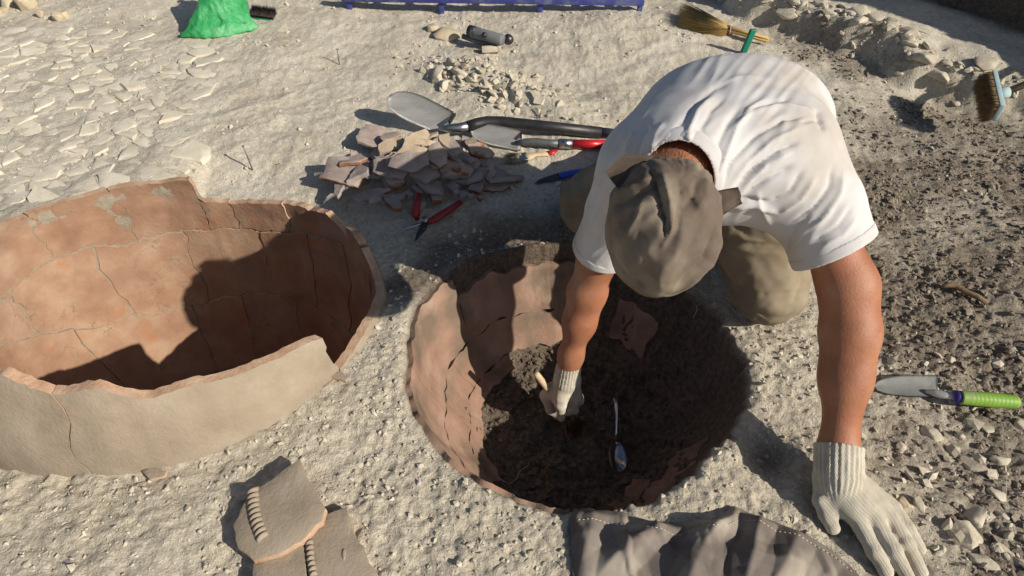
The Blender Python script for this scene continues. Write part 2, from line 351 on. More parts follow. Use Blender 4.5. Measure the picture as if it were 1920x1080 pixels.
for i, c in enumerate(seeds):
    d = np.linalg.norm(seeds-c, axis=1); nb = np.argsort(d)[1:15]
    poly = [c+.09*np.array([math.cos(a), .8*math.sin(a)]) for a in np.linspace(0, 6.283, 11)[:-1]+rr.rand()]
    gap = .0025+.004*rr.rand()
    for j in nb:
        v = seeds[j]-c; L = np.linalg.norm(v); nn = v/L; ang = .25*rr.normal(); nn = np.array([nn[0]*math.cos(ang)-nn[1]*math.sin(ang), nn[0]*math.sin(ang)+nn[1]*math.cos(ang)])
        poly = clip_poly(poly, nn, c@nn+L/2-gap)
    if len(poly) < 3: continue
    pts = []
    for k in range(len(poly)):
        a = poly[k]; b = poly[(k+1) % len(poly)]; L = np.linalg.norm(b-a)
        n = max(1, int(L/.03))
        for t in range(n): pts.append(a+(b-a)*t/n+rr.normal(size=2)*.0022)
    pts = np.array(pts); cen = pts.mean(0); n = len(pts)
    if n < 4: continue
    zg = ground_h(cen[0], cen[1]); tx, ty = rr.normal(size=2)*.06; hh = -.0016+.0060*rr.rand()**1.3
    if rr.rand() < .12: continue
    V = []
    for sc, dz in ((1.04, -.012), (1.02, -.001), (.90, hh), (.5, hh+.0012)):
        for q in pts:
            e = (q-cen)*sc; V.append((cen[0]+e[0], cen[1]+e[1], zg+dz+(e[0]*tx+e[1]*ty)+(rr.normal()*.0009 if sc < 1 else 0)))
    bm = bmesh.new(); vs = [bm.verts.new(v) for v in V]
    for r0 in range(3):
        for k in range(n): bm.faces.new((vs[r0*n+k], vs[r0*n+(k+1) % n], vs[(r0+1)*n+(k+1) % n], vs[(r0+1)*n+k]))
    bm.faces.new(vs[3*n:4*n])
    bm_obj('stone', bm, M['flag'], ground, True, 30)

# ------------------------------------------------------------------ jars
def jar_r(z, th):     # outer radius of the storage jar against height and bearing
    return jar_R(th)/JR*np.interp(z, [-.78, -.7, -.55, -.35, -.15, 0, .1, .2, .25], [.30, .37, .445, .495, .523, JR, .513, .478, .455])
JT = .021
def jar_hit(u, v, inner=True, far=True):
    "theta, z where the sight line of pixel u, v meets the jar wall"
    d = fw*FPX+np.array([1., 0, 0])*(u-960)-upv*(v-540); d = d/np.linalg.norm(d)
    ts = np.linspace(.6, 3.2, 4000); P = np.array([0, 0, CAM_H])+ts[:, None]*d
    th = np.arctan2(P[:, 1]-JC[1], P[:, 0]-JC[0])
    g = np.hypot(P[:, 0]-JC[0], P[:, 1]-JC[1])-(jar_r(P[:, 2], th)-(JT if inner else 0))
    sg = [k for k in np.where(np.diff(np.sign(g)) != 0)[0] if P[k, 2] < .32]
    if not sg: return None
    k = sg[-1] if far else sg[0]
    return math.degrees(th[k]) % 360, P[k, 2]
def table(pts, inner=True, far=True):
    return [h for h in (jar_hit(u, v, inner, far) for u, v in pts) if h]
rim_back = table([(-60, 470), (0, 425), (60, 400), (150, 372), (230, 352), (300, 345)])+[(100.56, .042), (104, .040)]
rim_right = [(100.44, -.036)]+table([(440, 382), (520, 382), (574, 392), (576, 396), (610, 400), (648, 425), (656, 452), (664, 440), (690, 452)])
rim_front = table([(0, 705), (60, 730), (105, 742), (180, 728), (240, 745), (275, 748), (350, 725), (420, 712), (500, 680), (597, 632)], False, False)
rim_tab = sorted(rim_back+rim_right+rim_front+[(8, .016), (345, .024), (332.38, .112), (332.42, .008), (222, .17), (200, .12)])
rim_tab = [(rim_tab[-1][0]-360, rim_tab[-1][1])]+rim_tab+[(rim_tab[0][0]+360, rim_tab[0][1])]
j1_tab = sorted(table([(60, 510), (130, 475), (250, 455), (330, 435), (430, 430), (540, 437), (640, 455)])+[(20, -.15), (200, -.12), (240, -.10), (290, -.12), (340, -.13)])
j2_tab = sorted(table([(0, 650), (180, 615), (280, 590), (380, 570), (450, 552), (560, 560)])+[(20, -.42), (240, -.36), (300, -.4)])
print('RIM', [(round(a), round(b, 3)) for a, b in rim_tab])
def tabz(tab, deg): return np.interp(np.asarray(deg) % 360, [a for a, _ in tab], [b for _, b in tab], period=360)
def rim_z(deg):
    d = np.asarray(deg) % 360
    return np.interp(d, [a for a, _ in rim_tab], [b for _, b in rim_tab])+.0035*noise3(d*.45, 1.5, 0.)+.0025*noise3(d*1.3, 4.5, 0.)
def lev(k, deg):
    if k == 0: return rim_z(deg)
    if k == 3: return np.full(np.shape(deg), -.68)
    w = .012*noise3(np.asarray(deg)*.11, k*9.1, 0.)+.005*noise3(np.asarray(deg)*.5, k*5.3, 2.)
    return np.minimum(tabz(j1_tab if k == 1 else j2_tab, deg)+w, rim_z(deg)-.03-.1*(k-1))
def crack_deg(c0, z, seed): return c0+2.6*noise3(z*9, seed*3.7, 0.)+1.3*noise3(z*31, seed*2.1, 5.)+.45*noise3(z*90, seed, 3.)
jar = empty('storage_jar', (JC[0], JC[1], 0))
tag(jar, 'wide broken storage jar of cracked orange clay sunk in the ground', 'jar')
ROWS = [[15, 45, 65, 88, 100.5, 127, 151, 178, 205, 240, 273, 332.4], [4, 34, 56, 79, 112, 141, 168, 203, 252, 300, 336], [20, 68, 97, 121, 160, 215, 270, 320]]
for k, row in enumerate(ROWS):
    for i, c0 in enumerate(row):
        c1 = row[(i+1) % len(row)]
        if c1 <= c0: c1 += 360
        na = max(8, int((c1-c0)/1.3)); nb = 10 if k < 2 else 6
        A, B = np.meshgrid(np.linspace(0, 1, na+1), np.linspace(0, 1, nb+1), indexing='ij')
        d0 = c0+(c1-c0)*A
        zt, zb = lev(k, d0), lev(k+1, d0); zz = zb+(zt-zb)*B
        gap = .12+.55*np.abs(noise3(zz*14, c0, 1.))+(.5 if random.random() < .25 else 0)*np.clip(noise3(zz*6, c0, 2.)+.2, 0, 1)
        l = crack_deg(c0, zz, c0)+gap; r = crack_deg(c1, zz, c1 % 360)-gap
        dd = l+(r-l)*A
        zt, zb = lev(k, np.clip(dd, c0+.02, c1-.02)), lev(k+1, dd); gz = .0014+.012*np.abs(noise3(dd*.4, k*3., 1.))
        zz = (zb+gz)+(zt-(gz if k else 0)-zb-gz)*B
        th = np.radians(dd); off = .005*noise3(c0*1.7, k*2.3, .5)
        R1 = jar_r(zz, th)+off+.0036*noise3(dd*.12, zz*16, 3.)+.0012*noise3(dd*.5, zz*55, 6.); R0 = R1-JT*(1-.12*np.abs(noise3(dd*.3, zz*20, 8.)))
        n = (na+1)*(nb+1); V = np.concatenate([np.stack([R*np.cos(th), R*np.sin(th), zz], -1).reshape(-1, 3) for R in (R0, R1)])
        ix = np.arange(n).reshape(na+1, nb+1)
        q0 = np.stack([ix[:-1, :-1], ix[:-1, 1:], ix[1:, 1:], ix[1:, :-1]], -1).reshape(-1, 4)
        q1 = q0[:, ::-1]+n
        bd = np.concatenate([ix[:-1, 0], ix[-1, :-1], ix[::-1, -1][:-1], ix[0, ::-1][:-1]]); bn = np.roll(bd, -1)
        qe = np.stack([bd, bn, bn+n, bd+n], -1)
        fm = [0]*len(q0)+[1]*len(q1)+[2]*len(qe)
        o = np_mesh('wall_sherd', V, np.concatenate([q0, q1, qe]), [M['pot_in'], M['pot_out'], M['pot_edge']], fm, True, jar)
        o.data.set_sharp_from_angle(angle=math.radians(45))
# grey soil packed into the cracks, set back from both faces
dg = np.linspace(0, 360, 361)[:-1]; zl = np.linspace(0, 1, 16)
D, B = np.meshgrid(dg, zl, indexing='ij'); zz = -.69+(rim_z(D)-.012+.69)*B; th = np.radians(D)
V = []
for off in (JT-.0042, .0055):
    R = jar_r(zz, th)-off+.0018*noise3(D*.8, zz*60, 1.); V.append(np.stack([R*np.cos(th), R*np.sin(th), zz], -1).reshape(-1, 3))
n = 360*16; ix = np.arange(n).reshape(360, 16); jx = np.roll(ix, -1, 0)
q0 = np.stack([ix[:, :-1], ix[:, 1:], jx[:, 1:], jx[:, :-1]], -1).reshape(-1, 4)
qt = np.stack([ix[:, -1], ix[:, -1]+n, jx[:, -1]+n, jx[:, -1]], -1)
np_mesh('crack_fill', np.concatenate(V), np.concatenate([q0, q0[:, ::-1]+n, qt]), [M['packing']], None, True, jar)
bm = bmesh.new(); vs = [bm.verts.new((.47*math.cos(a), .47*math.sin(a), -.685+.01*math.sin(5*a))) for a in np.linspace(0, 6.283, 40)[:-1]]; c = bm.verts.new((0, 0, -.70))
for i in range(39): bm.faces.new((c, vs[i], vs[(i+1) % 39]))
bm_obj('floor_soil', bm, M['packing'], jar)

# ---- the second jar: its wall still lines the pit
pj = empty('pit_jar', (PC[0], PC[1], 0)); tag(pj, 'lower wall of a broken clay jar lining the deep pit', 'jar')
PS = []
for row, cols in ((0, [74, 95, 118, 141, 164, 187, 206, 228, 250, 266]), (1, [84, 108, 135, 158, 181, 204, 226, 247]), (2, [124, 150, 176, 203, 224])):
    PS += [(a, b, (.002 if 140 < a < 255 else .016, .068, .128)[row], (.066, .126, .165)[row], .013) for a, b in zip(cols, cols[1:])]
PS += [(285, 312, .035, .10, .004), (313, 338, .05, .11, .003), (292, 318, .104, .15, .006), (40, 62, .045, .10, .005)]
for a0, a1, q0, q1, lf in PS:
    na, nb = 12, 7
    A, B = np.meshgrid(np.linspace(0, 1, na+1), np.linspace(0, 1, nb+1), indexing='ij')
    sd = a0*.37
    dd = a0+(a1-a0)*A+(1.6*noise3(B*2.4, sd, 1.)+.7*noise3(B*7, sd, 4.))*(1-A)+(1.6*noise3(B*2.4, a1*.37, 1.)+.7*noise3(B*7, a1*.37, 4.))*A
    qq = q0+(q1-q0)*B+.006*noise3(dd*.16, q1*30, 2.)
    th = np.radians(dd); R = pit_R(th)
    lift = lf+.0035*noise3(sd, 3., 1.)
    dd = dd+(.45-.9*A)*(.6+.8*np.abs(noise3(qq*40, sd, 6.)))
    zz = np.interp(qq, PROF_Q, PROF_Z); sl = np.interp(qq+.004, PROF_Q, PROF_Z)-np.interp(qq-.004, PROF_Q, PROF_Z); nr = np.stack([sl, np.full_like(sl, .008)], -1); nr /= np.linalg.norm(nr, axis=-1)[..., None]
    n = (na+1)*(nb+1); V = []
    for t in (lift, lift-.016):
        rr_ = R-qq+nr[..., 0]*t; z2 = zz+nr[..., 1]*t+.0015*noise3(dd*.2, qq*60, 5.)
        V.append(np.stack([rr_*np.cos(th), rr_*np.sin(th), z2], -1).reshape(-1, 3))
    ix = np.arange(n).reshape(na+1, nb+1)
    f0 = np.stack([ix[:-1, :-1], ix[:-1, 1:], ix[1:, 1:], ix[1:, :-1]], -1).reshape(-1, 4)
    bd = np.concatenate([ix[:-1, 0], ix[-1, :-1], ix[::-1, -1][:-1], ix[0, ::-1][:-1]]); bn = np.roll(bd, -1)
    o = np_mesh('wall_sherd', np.concatenate(V), np.concatenate([f0, f0[:, ::-1]+n, np.stack([bd, bn, bn+n, bd+n], -1)]), [M['pit_clay']], None, True, pj)
    o.data.set_sharp_from_angle(angle=math.radians(45))

# ---- rubble round the low ridge, along the trench edge and by the limestone chunks
r0 = at(930, 165)[:2]; r1 = at(1790, 900)[:2]
p = scatter(9000, -.5, .5, 1.9, 2.6, lambda x, y: gauss(x, y, r0, .26, .10, -.62)*.55, 31)
tag(crumbs('ridge_rubble', p, sizes(len(p), .002, .016, 32, 4), M['lime'], seed=33), 'pale rubble crumbling round the low stone ridge', 'rubble')
p = scatter(9000, .8, 2.3, 1.9, 3.1, lambda x, y: np.exp(-((rims(x, y)[0]+.0)/.05)**2)*.8, 34)
tag(crumbs('trench_rubble', p, sizes(len(p), .002, .015, 35, 4), M['lime'], seed=36), 'pale rubble along the crest of the trench edge', 'rubble')
p = scatter(2600, .6, 1.2, .45, 1.0, lambda x, y: clear(x, y)*sstep(.62, .8, x)*.14, 37)
tag(crumbs('limestone_chips', p, sizes(len(p), .002, .014, 38, 4), M['lime'], seed=39), 'pale limestone chips scattered in the brown soil below the trowel', 'rubble')

# ------------------------------------------------------------------ solid modelling by distance fields (for bodies, cloth, gloves)
def surf_net(f, lo, hi, h):
    "closed quad surface of f < 0, by surface nets; f takes an (n,3) array"
    lo = np.array(lo, float); hi = np.array(hi, float)
    n = (np.ceil((hi-lo)/h/4).astype(int)*4)+1
    ax = [lo[i]+h*np.arange(n[i]) for i in range(3)]
    cz = [a[2::4][:(k-1)//4] for a, k in zip(ax, n)]
    G = np.stack(np.meshgrid(*cz, indexing='ij'), -1)
    cf = f(G.reshape(-1, 3)).reshape(G.shape[:3])
    Fv = np.repeat(np.repeat(np.repeat(cf, 4, 0), 4, 1), 4, 2)
    Fv = np.pad(Fv, ((0, 1), (0, 1), (0, 1)), mode='edge')
    mk = np.abs(Fv) < h*4*1.9
    ii = np.argwhere(mk)
    Fv[mk] = f(lo+ii*h)
    ins = Fv < 0
    c = ins[:-1, :-1, :-1].astype(np.int8)
    tot = np.zeros_like(c)
    offs = [(a, b, d) for a in (0, 1) for b in (0, 1) for d in (0, 1)]
    for a, b, d in offs: tot += ins[a:a+n[0]-1, b:b+n[1]-1, d:d+n[2]-1]
    act = (tot > 0) & (tot < 8); cells = np.argwhere(act)
    val = np.stack([Fv[cells[:, 0]+a, cells[:, 1]+b, cells[:, 2]+d] for a, b, d in offs], 1)
    acc = np.zeros((len(cells), 3)); cnt = np.zeros(len(cells)); O = np.array(offs, float)
    for i in range(8):
        for j in range(i+1, 8):
            if np.abs(O[i]-O[j]).sum() != 1: continue
            m = (val[:, i] < 0) != (val[:, j] < 0)
            t = val[m, i]/(val[m, i]-val[m, j])
            acc[m] += O[i]+(O[j]-O[i])*t[:, None]; cnt[m] += 1
    V = lo+(cells+acc/cnt[:, None])*h
    idm = np.full(act.shape, -1); idm[tuple(cells.T)] = np.arange(len(cells))
    Q = []
    for axx in range(3):
        o1, o2 = [(1, 2), (2, 0), (0, 1)][axx]
        sl0 = [slice(None)]*3; sl1 = [slice(None)]*3; sl0[axx] = slice(0, -1); sl1[axx] = slice(1, None)
        ch = ins[tuple(sl0)] != ins[tuple(sl1)]
        e = np.argwhere(ch); ok = (e[:, o1] > 0) & (e[:, o2] > 0) & (e[:, o1] < n[o1]-1) & (e[:, o2] < n[o2]-1); e = e[ok]
        q = []
        for d1, d2 in ((-1, -1), (0, -1), (0, 0), (-1, 0)):
            g = e.copy(); g[:, o1] += d1; g[:, o2] += d2; q.append(idm[tuple(g.T)])
        q = np.stack(q, 1); fl = ~ins[tuple(e.T)]; q[fl] = q[fl][:, ::-1]; Q.append(q)
    Q = np.concatenate(Q); Q = Q[(Q >= 0).all(1)]
    return V, Q
def smooth_verts(V, Q, it=2, lam=.5):
    e = np.concatenate([Q[:, [0, 1]], Q[:, [1, 2]], Q[:, [2, 3]], Q[:, [3, 0]]])
    for _ in range(it):
        a = np.zeros_like(V); c = np.zeros(len(V))
        for k in range(3):
            a[:, k] = np.bincount(e[:, 0], V[e[:, 1], k], len(V))+np.bincount(e[:, 1], V[e[:, 0], k], len(V))
        c = np.bincount(e[:, 0], minlength=len(V))+np.bincount(e[:, 1], minlength=len(V))
        V = V+lam*(a/np.maximum(c, 1)[:, None]-V)
    return V
def normals(V, Q):
    fn = np.cross(V[Q[:, 2]]-V[Q[:, 0]], V[Q[:, 3]]-V[Q[:, 1]]); nn = np.zeros_like(V)
    for k in range(4):
        for c in range(3): nn[:, c] += np.bincount(Q[:, k], fn[:, c], len(V))
    return nn/np.maximum(np.linalg.norm(nn, axis=1), 1e-12)[:, None]
def cap(P, a, b, ra, rb):
    a = np.asarray(a, float); b = np.asarray(b, float); ab = b-a
    t = np.clip(((P-a)@ab)/(ab@ab), 0, 1); return np.linalg.norm(P-a-t[:, None]*ab, axis=1)-(ra+(rb-ra)*t)
def chain(P, pts, rad, k=.0):
    d = None
    for i in range(len(pts)-1):
        c = cap(P, pts[i], pts[i+1], rad[i], rad[i+1]); d = c if d is None else smin(d, c, k)
    return d
def smin(a, b, k):
    if k <= 0: return np.minimum(a, b)
    h = np.clip(.5+.5*(b-a)/k, 0, 1); return b+(a-b)*h-k*h*(1-h)
def smax(a, b, k): return -smin(-a, -b, k)
def ell(P, c, ax, r):
    "ellipsoid with axes rows of ax and radii r"
    q = (P-np.asarray(c))@np.asarray(ax).T/np.asarray(r); l = np.linalg.norm(q, axis=1); g = np.linalg.norm(q/np.asarray(r), axis=1)
    return np.where(g > 1e-9, l*(l-1)/np.maximum(g, 1e-9), -min(r))
def unit(v): v = np.asarray(v, float); return v/np.linalg.norm(v)
def frame(axis, side):
    z = unit(axis); x = unit(np.asarray(side)-z*(np.asarray(side)@z)); return np.array([x, np.cross(z, x), z])

# ------------------------------------------------------------------ the kneeling person
J = dict(shL=np.array([.238, 1.06, .45]), elL=dep(1113, 502, 1.50), wrL=dep(1070, 668, 1.63),
         shR=np.array([.520, 1.035, .505]), elR=at(1600, 560, .31), wrR=at(1572, 846, .075),
         neck=np.array([.300, .985, .515]), head=dep(1240, 420, 1.10), waist=np.array([.455, 1.27, .44]), pel=np.array([.50, 1.29, .32]),
         hipL=np.array([.44, 1.35, .27]), hipR=np.array([.555, 1.31, .29]), knL=np.array([.212, 1.44, .08]), knR=np.array([.605, 1.115, .085]),
         anL=np.array([.45, 1.74, .055]), anR=np.array([.655, 1.50, .055]))
HUP = unit([-.10, -.80, -.30])            # crown direction: the head hangs down and forward
HFW = unit(np.array([-.05, .30, -1.0])-HUP*(np.array([-.05, .30, -1.0])@HUP)); HSD = np.cross(HFW, HUP)
HAX = np.array([HSD, HFW, HUP])
def torso_d(P, g=0.0):
    l = chain(P, [(.300, 1.07, .462), (.385, 1.21, .450), (.435, 1.29, .385)], [.098+g, .112+g, .118+g])
    r = chain(P, [(.455, 1.045, .487), (.515, 1.19, .468), (.55, 1.28, .39)], [.098+g, .112+g, .118+g])
    m = chain(P, [(.37, 1.06, .495), (.445, 1.20, .478), (.49, 1.28, .41)], [.085+g, .098+g, .11+g])
    return smin(smin(l, r, .07), m, .06)
def arm_d(P, s, g=0.0):
    sh, el, wr = J['sh'+s], J['el'+s], J['wr'+s]
    u = unit(el-sh); f = unit(wr-el); m_ = .82 if s == 'L' else 1.0
    d = chain(P, [sh, sh+u*.10, el-u*.03], [.062+g, .055*m_+g, .046*m_+g], .02)
    d = smin(d, chain(P, [el-u*.02, el+f*.065, el+f*.15, wr, wr+f*.05], [.044*m_+g, .0465*m_+g, .041*m_+g, .030*m_+g, .028*m_+g], .04), .045)
    return d
def body_d(P):
    d = torso_d(P)
    for s in 'LR':
        d = smin(d, arm_d(P, s), .035)
        d = smin(d, chain(P, [J['hip'+s], J['kn'+s]], [.085, .058]), .04)
        d = smin(d, chain(P, [J['kn'+s], J['kn'+s]*.6+J['an'+s]*.4, J['an'+s]], [.055, .052, .035]), .02)
        t = unit(J['an'+s]-J['kn'+s]); d = smin(d, chain(P, [J['an'+s], J['an'+s]+t*.10+np.array([0, 0, -.015])], [.035, .028]), .02)
    d = d+.001*noise3(P[:, 0]*22, P[:, 1]*22, P[:, 2]*16)
    h = J['head']
    d = smin(d, chain(P, [J['neck']+np.array([.02, .06, -.02]), J['neck']*.5+h*.5-HUP*.015, h-HUP*.05], [.072, .058, .056]), .03)
    hd = ell(P, h, HAX, (.077, .096, .108))
    hd = smin(hd, ell(P, h+HFW*.055-HUP*.062, HAX, (.05, .045, .052)), .03)          # jaw
    hd = smin(hd, chain(P, [h+HFW*.094+HUP*.005, h+HFW*.114-HUP*.03], [.008, .015]), .012)  # nose
    for sx in (-1, 1):
        hd = smin(hd, ell(P, h+HSD*sx*.079-HFW*.012-HUP*.02, HAX, (.010, .020, .032)), .008)   # ears
        hd = smax(hd, -ell(P, h+HSD*sx*.033+HFW*.099+HUP*.004, HAX, (.018, .010, .011)), .01)  # eye sockets
    hd = smax(hd, -ell(P, h+HFW*.104-HUP*.068, HAX, (.024, .006, .004)), .004)         # mouth line
    return smin(d, hd, .025)
skin_wear = stain((.42, .15, .085), 9, .45, .75, .5)
M['skin'] = mat('sunburnt_skin', [(.29, .113, .06), (.37, .158, .087), (.43, .20, .115)], 14, .5, .3, 240, extra=lambda *a: (skin_wear(*a), stain((.30, .11, .06), 60, .62, .72, .5, 2.)(*a), stain((.46, .34, .24), 11, .58, .75, .45, 5.)(*a)), spec=.4)
M['skin'].node_tree.nodes['Principled BSDF'].inputs['Subsurface Weight'].default_value = .12
M['skin'].node_tree.nodes['Principled BSDF'].inputs['Subsurface Radius'].default_value = (.012, .004, .002)
person = empty('person', (.45, 1.3, 0))
tag(person, 'person in white T-shirt and brown head cloth kneeling over the pit and brushing inside it', 'person')
def solid(name, f, lo, hi, h, m, it=2, post=None, parent=person):
    V, Q = surf_net(f, lo, hi, h); V = smooth_verts(V, Q, it)
    if post: V = post(V, Q)
    loc = np.array(parent.location) if parent else 0
    return np_mesh(name, V-loc, Q, [m], None, True, parent)
solid('body', body_d, (-.05, .55, -.25), (.85, 2.05, .72), .0075, M['skin'])

# ---- T-shirt: hollow cloth over torso and upper arms
SLV = {'L': .80, 'R': .66}
def shirt_out(P):
    d = torso_d(P, .020)
    for s in 'LR':
        sh, el = J['sh'+s], J['el'+s]; u = unit(el-sh); L = np.linalg.norm(el-sh)
        a = chain(P, [sh-u*.01, sh+u*.10, sh+u*(L+.08)], [.068, .065, .061] if s == 'L' else [.079, .079, .072], .02)
        d = smin(d, a, .055)
    nb = J['neck']; d = smin(d, chain(P, [nb+np.array([.03, .10, -.03]), nb+np.array([.005, .012, .0])], [.09, .082]), .05)
    return d
def shirt_d(P):
    o = shirt_out(P)+.001*noise3(P[:, 0]*28, P[:, 1]*28, P[:, 2]*28)
    inn = o+.012
    d = np.maximum(o, -inn)
    for s in 'LR':                                        # sleeve hems
        sh, el = J['sh'+s], J['el'+s]; u = unit(el-sh); L = np.linalg.norm(el-sh)
        side = np.linalg.norm((P-sh)-((P-sh)@u)[:, None]*u, axis=1) < .115
        hem = (P-sh)@u-L*SLV[s]
        if s == 'R': hem = hem+.10*((P-sh)@np.array([1., 0, 0])-((el-sh)@np.array([1., 0, 0]))*.7)
        d = np.where(side & (hem > -.05), smax(d, hem, .005), d)
    h = J['head']; nk = unit(h-J['neck'])
    d = smax(d, -(cap(P, J['neck']+nk*.030+np.array([0, .0, .015]), J['neck']+nk*.3, .060, .09)), .006)   # neck opening
    d = np.maximum(d, (P-np.array([.49, 1.38, .30]))@unit([.1, .8, -.45]))          # bottom hem
    return d
def px(V):
    q = V-np.array([0, 0, CAM_H]); D = q@fw; return np.stack([960+FPX*q[:, 0]/D, 540-FPX*(q@upv)/D], 1)
def fold_post(folds, facing=.0, fine=0):
    "press cloth folds (lines where they lie on the garment in the photograph) into the mesh along its normals"
    def post(V, Q):
        N = normals(V, Q); p = px(V); see = sstep(facing-.1, facing+.2, -((V-np.array([0, 0, CAM_H]))*N).sum(1)/np.linalg.norm(V-np.array([0, 0, CAM_H]), axis=1))
        disp = np.zeros(len(V))
        for pts, w, amp in folds:
            pts = np.array(pts, float); best = np.full(len(V), 1e9); tt = np.zeros(len(V)); n = len(pts)-1
            for i in range(n):
                a, b = pts[i], pts[i+1]; ab = b-a; t = np.clip(((p-a)@ab)/(ab@ab), 0, 1); dd = np.linalg.norm(p-a-t[:, None]*ab, axis=1)
                m = dd < best; best[m] = dd[m]; tt[m] = (i+t[m])/n
            disp += amp*1.15*np.exp(-(best/w)**1.25)*np.clip(np.minimum(tt, 1-tt)*5+.15, 0, 1)
        if fine: disp = disp+fine*(1-2*np.abs(noise3((p[:, 0]+p[:, 1]*.9)*.035, (p[:, 0]-p[:, 1])*.009, 3.)))*(.4+noise3(p[:, 0]*.01, p[:, 1]*.01, 5.)).clip(0, 1)
        return V+N*(disp*see)[:, None]
    return post
def zp(*a): return [(1020+x/2, 80+y/2) for x, y in a]
SHIRT_FOLDS = [
    (zp((672, 535), (700, 450), (790, 350), (900, 285), (1000, 270)), 4.2, -0.0071), (zp((690, 540), (760, 450), (860, 365), (960, 320)), 3.7, 0.0054),
    (zp((712, 545), (790, 465), (880, 400), (960, 370)), 3.7, -0.0081), (zp((735, 550), (830, 460), (930, 410)), 3.7, 0.0054), (zp((745, 575), (850, 500), (930, 460)), 4.2, -0.0063),
    (zp((655, 500), (680, 420), (720, 320), (770, 250), (830, 215)), 4.2, 0.0063), (zp((640, 470), (655, 380), (690, 300), (740, 235)), 4.9, -0.0054),
    (zp((690, 330), (780, 260), (900, 235), (1010, 255)), 4.2, 0.0054), (zp((720, 300), (800, 240), (920, 210)), 3.7, -0.0045),
    (zp((540, 390), (545, 330), (575, 260), (640, 195)), 5.5, 0.0054), (zp((575, 390), (590, 320), (630, 250), (690, 200)), 5.5, -0.0045),
    (zp((480, 380), (500, 320), (560, 240), (640, 170), (720, 140)), 5.5, -0.0040), (zp((650, 160), (740, 130), (830, 140)), 5.5, 0.0036),
    (zp((400, 420), (420, 350), (450, 300)), 4.9, 0.0036), (zp((340, 440), (370, 360), (400, 310)), 4.9, -0.0036), (zp((300, 440), (320, 380), (345, 330)), 4.9, 0.0036),
    (zp((960, 720), (1060, 650), (1110, 560), (1120, 480)), 4.9, 0.0045), (zp((920, 680), (1010, 620), (1070, 540), (1085, 460)), 4.9, -0.0054), (zp((880, 640), (960, 590), (1020, 500)), 4.9, 0.0045),
    (zp((1000, 750), (1100, 690), (1160, 610)), 4.2, -0.0045), (zp((1030, 770), (1120, 720), (1175, 650)), 4.2, 0.0036), (zp((840, 600), (920, 560), (970, 480)), 4.2, -0.0045),
    (zp((700, 620), (790, 610), (880, 640)), 4.9, 0.0054), (zp((690, 590), (770, 585), (850, 600)), 3.7, -0.0054),
    (zp((160, 640), (190, 560), (230, 500)), 4.9, -0.0045), (zp((175, 720), (200, 640), (240, 560)), 4.9, 0.0045), (zp((200, 760), (220, 690), (240, 640)), 3.7, -0.0045), (zp((210, 500), (250, 430), (300, 370)), 5.5, -0.0036),
    (zp((1020, 250), (1040, 290), (1048, 330)), 4.9, -0.0063), (zp((960, 300), (1010, 285), (1050, 290)), 4.9, -0.0045),
    (zp((800, 560), (810, 610), (850, 690)), 4.2, 0.0036), (zp((900, 780), (950, 690), (1010, 640)), 4.2, -0.0036)]
M['shirt'] = mat('white_cotton', [(.56, .55, .555), (.63, .62, .625)], 6, .95, .35, 500, extra=lambda *a: (stain((.38, .30, .20), 5.5, .53, .72, .7, 1.7)(*a), stain((.46, .42, .36), 14, .55, .75, .5, 4.)(*a)), spec=.15, bdist=.001)
shirt_o = solid('t_shirt', shirt_d, (.06, .78, .10), (.78, 1.62, .70), .004, M['shirt'], 2, fold_post(SHIRT_FOLDS, fine=.003))
nk = unit(J['head']-J['neck'])
def collar_d(P):
    o = shirt_out(P)+.001*noise3(P[:, 0]*28, P[:, 1]*28, P[:, 2]*28); cone = cap(P, J['neck']+nk*.030+np.array([0, .0, .015]), J['neck']+nk*.3, .060, .09)
    return smax(smax(smax(o-.0012, -(o+.013), .003), -cone+.0, .003), cone-.017, .003)
solid('collar', collar_d, J['neck']-.16, J['neck']+.16, .0028, M['shirt'], 1).parent = shirt_o
for s in 'LR':
    def hem_d(P, s=s):
        o = shirt_out(P); sh, el = J['sh'+s], J['el'+s]; u = unit(el-sh); L = np.linalg.norm(el-sh); q = (P-sh)@u
        hem = q-L*SLV[s]
        if s == 'R': hem = hem+.10*((P-sh)@np.array([1., 0, 0])-((el-sh)@np.array([1., 0, 0]))*.7)
        side = np.linalg.norm((P-sh)-q[:, None]*u, axis=1)-.115
        return np.maximum(smax(smax(smax(o-.0022, -(o+.012), .003), hem-.001, .003), -hem-.022, .002), side)
    c_ = J['sh'+s]+(J['el'+s]-J['sh'+s])*SLV[s]; solid('sleeve_hem', hem_d, c_-.14, c_+.14, .003, M['shirt'], 1).parent = shirt_o

# ---- trousers
def trousers_d(P):
    d = smin(torso_d(P, .012), ell(P, J['pel'], np.eye(3), (.14, .11, .12)), .04)
    d = np.maximum(d, -(P-np.array([.44, 1.26, .45]))@unit([.1, .8, -.45]))
    for s in 'LR':
        k = J['kn'+s]; hp = J['hip'+s]; an = J['an'+s]
        th = chain(P, [hp, hp*.4+k*.6, k+np.array([0, 0, .015])], [.088, .080, .078] if s == 'L' else [.108, .098, .083], .03)
        sh = chain(P, [k, k*.5+an*.5, an], [.078, .078, .062], .02)
        d = smin(smin(d, th, .04), sh, .025)
    d = d+.004*noise3(P[:, 0]*16, P[:, 1]*16, P[:, 2]*24)-.006*(1-2.4*np.abs(noise3(P[:, 0]*9+P[:, 2]*6, P[:, 1]*9, P[:, 2]*17)))-.003*(1-2.4*np.abs(noise3(P[:, 0]*22, P[:, 1]*22, P[:, 2]*34)))
    return np.maximum(d, .004-P[:, 2])
def zt(*a): return [(1020+x/2, 80+y/2) for x, y in a]
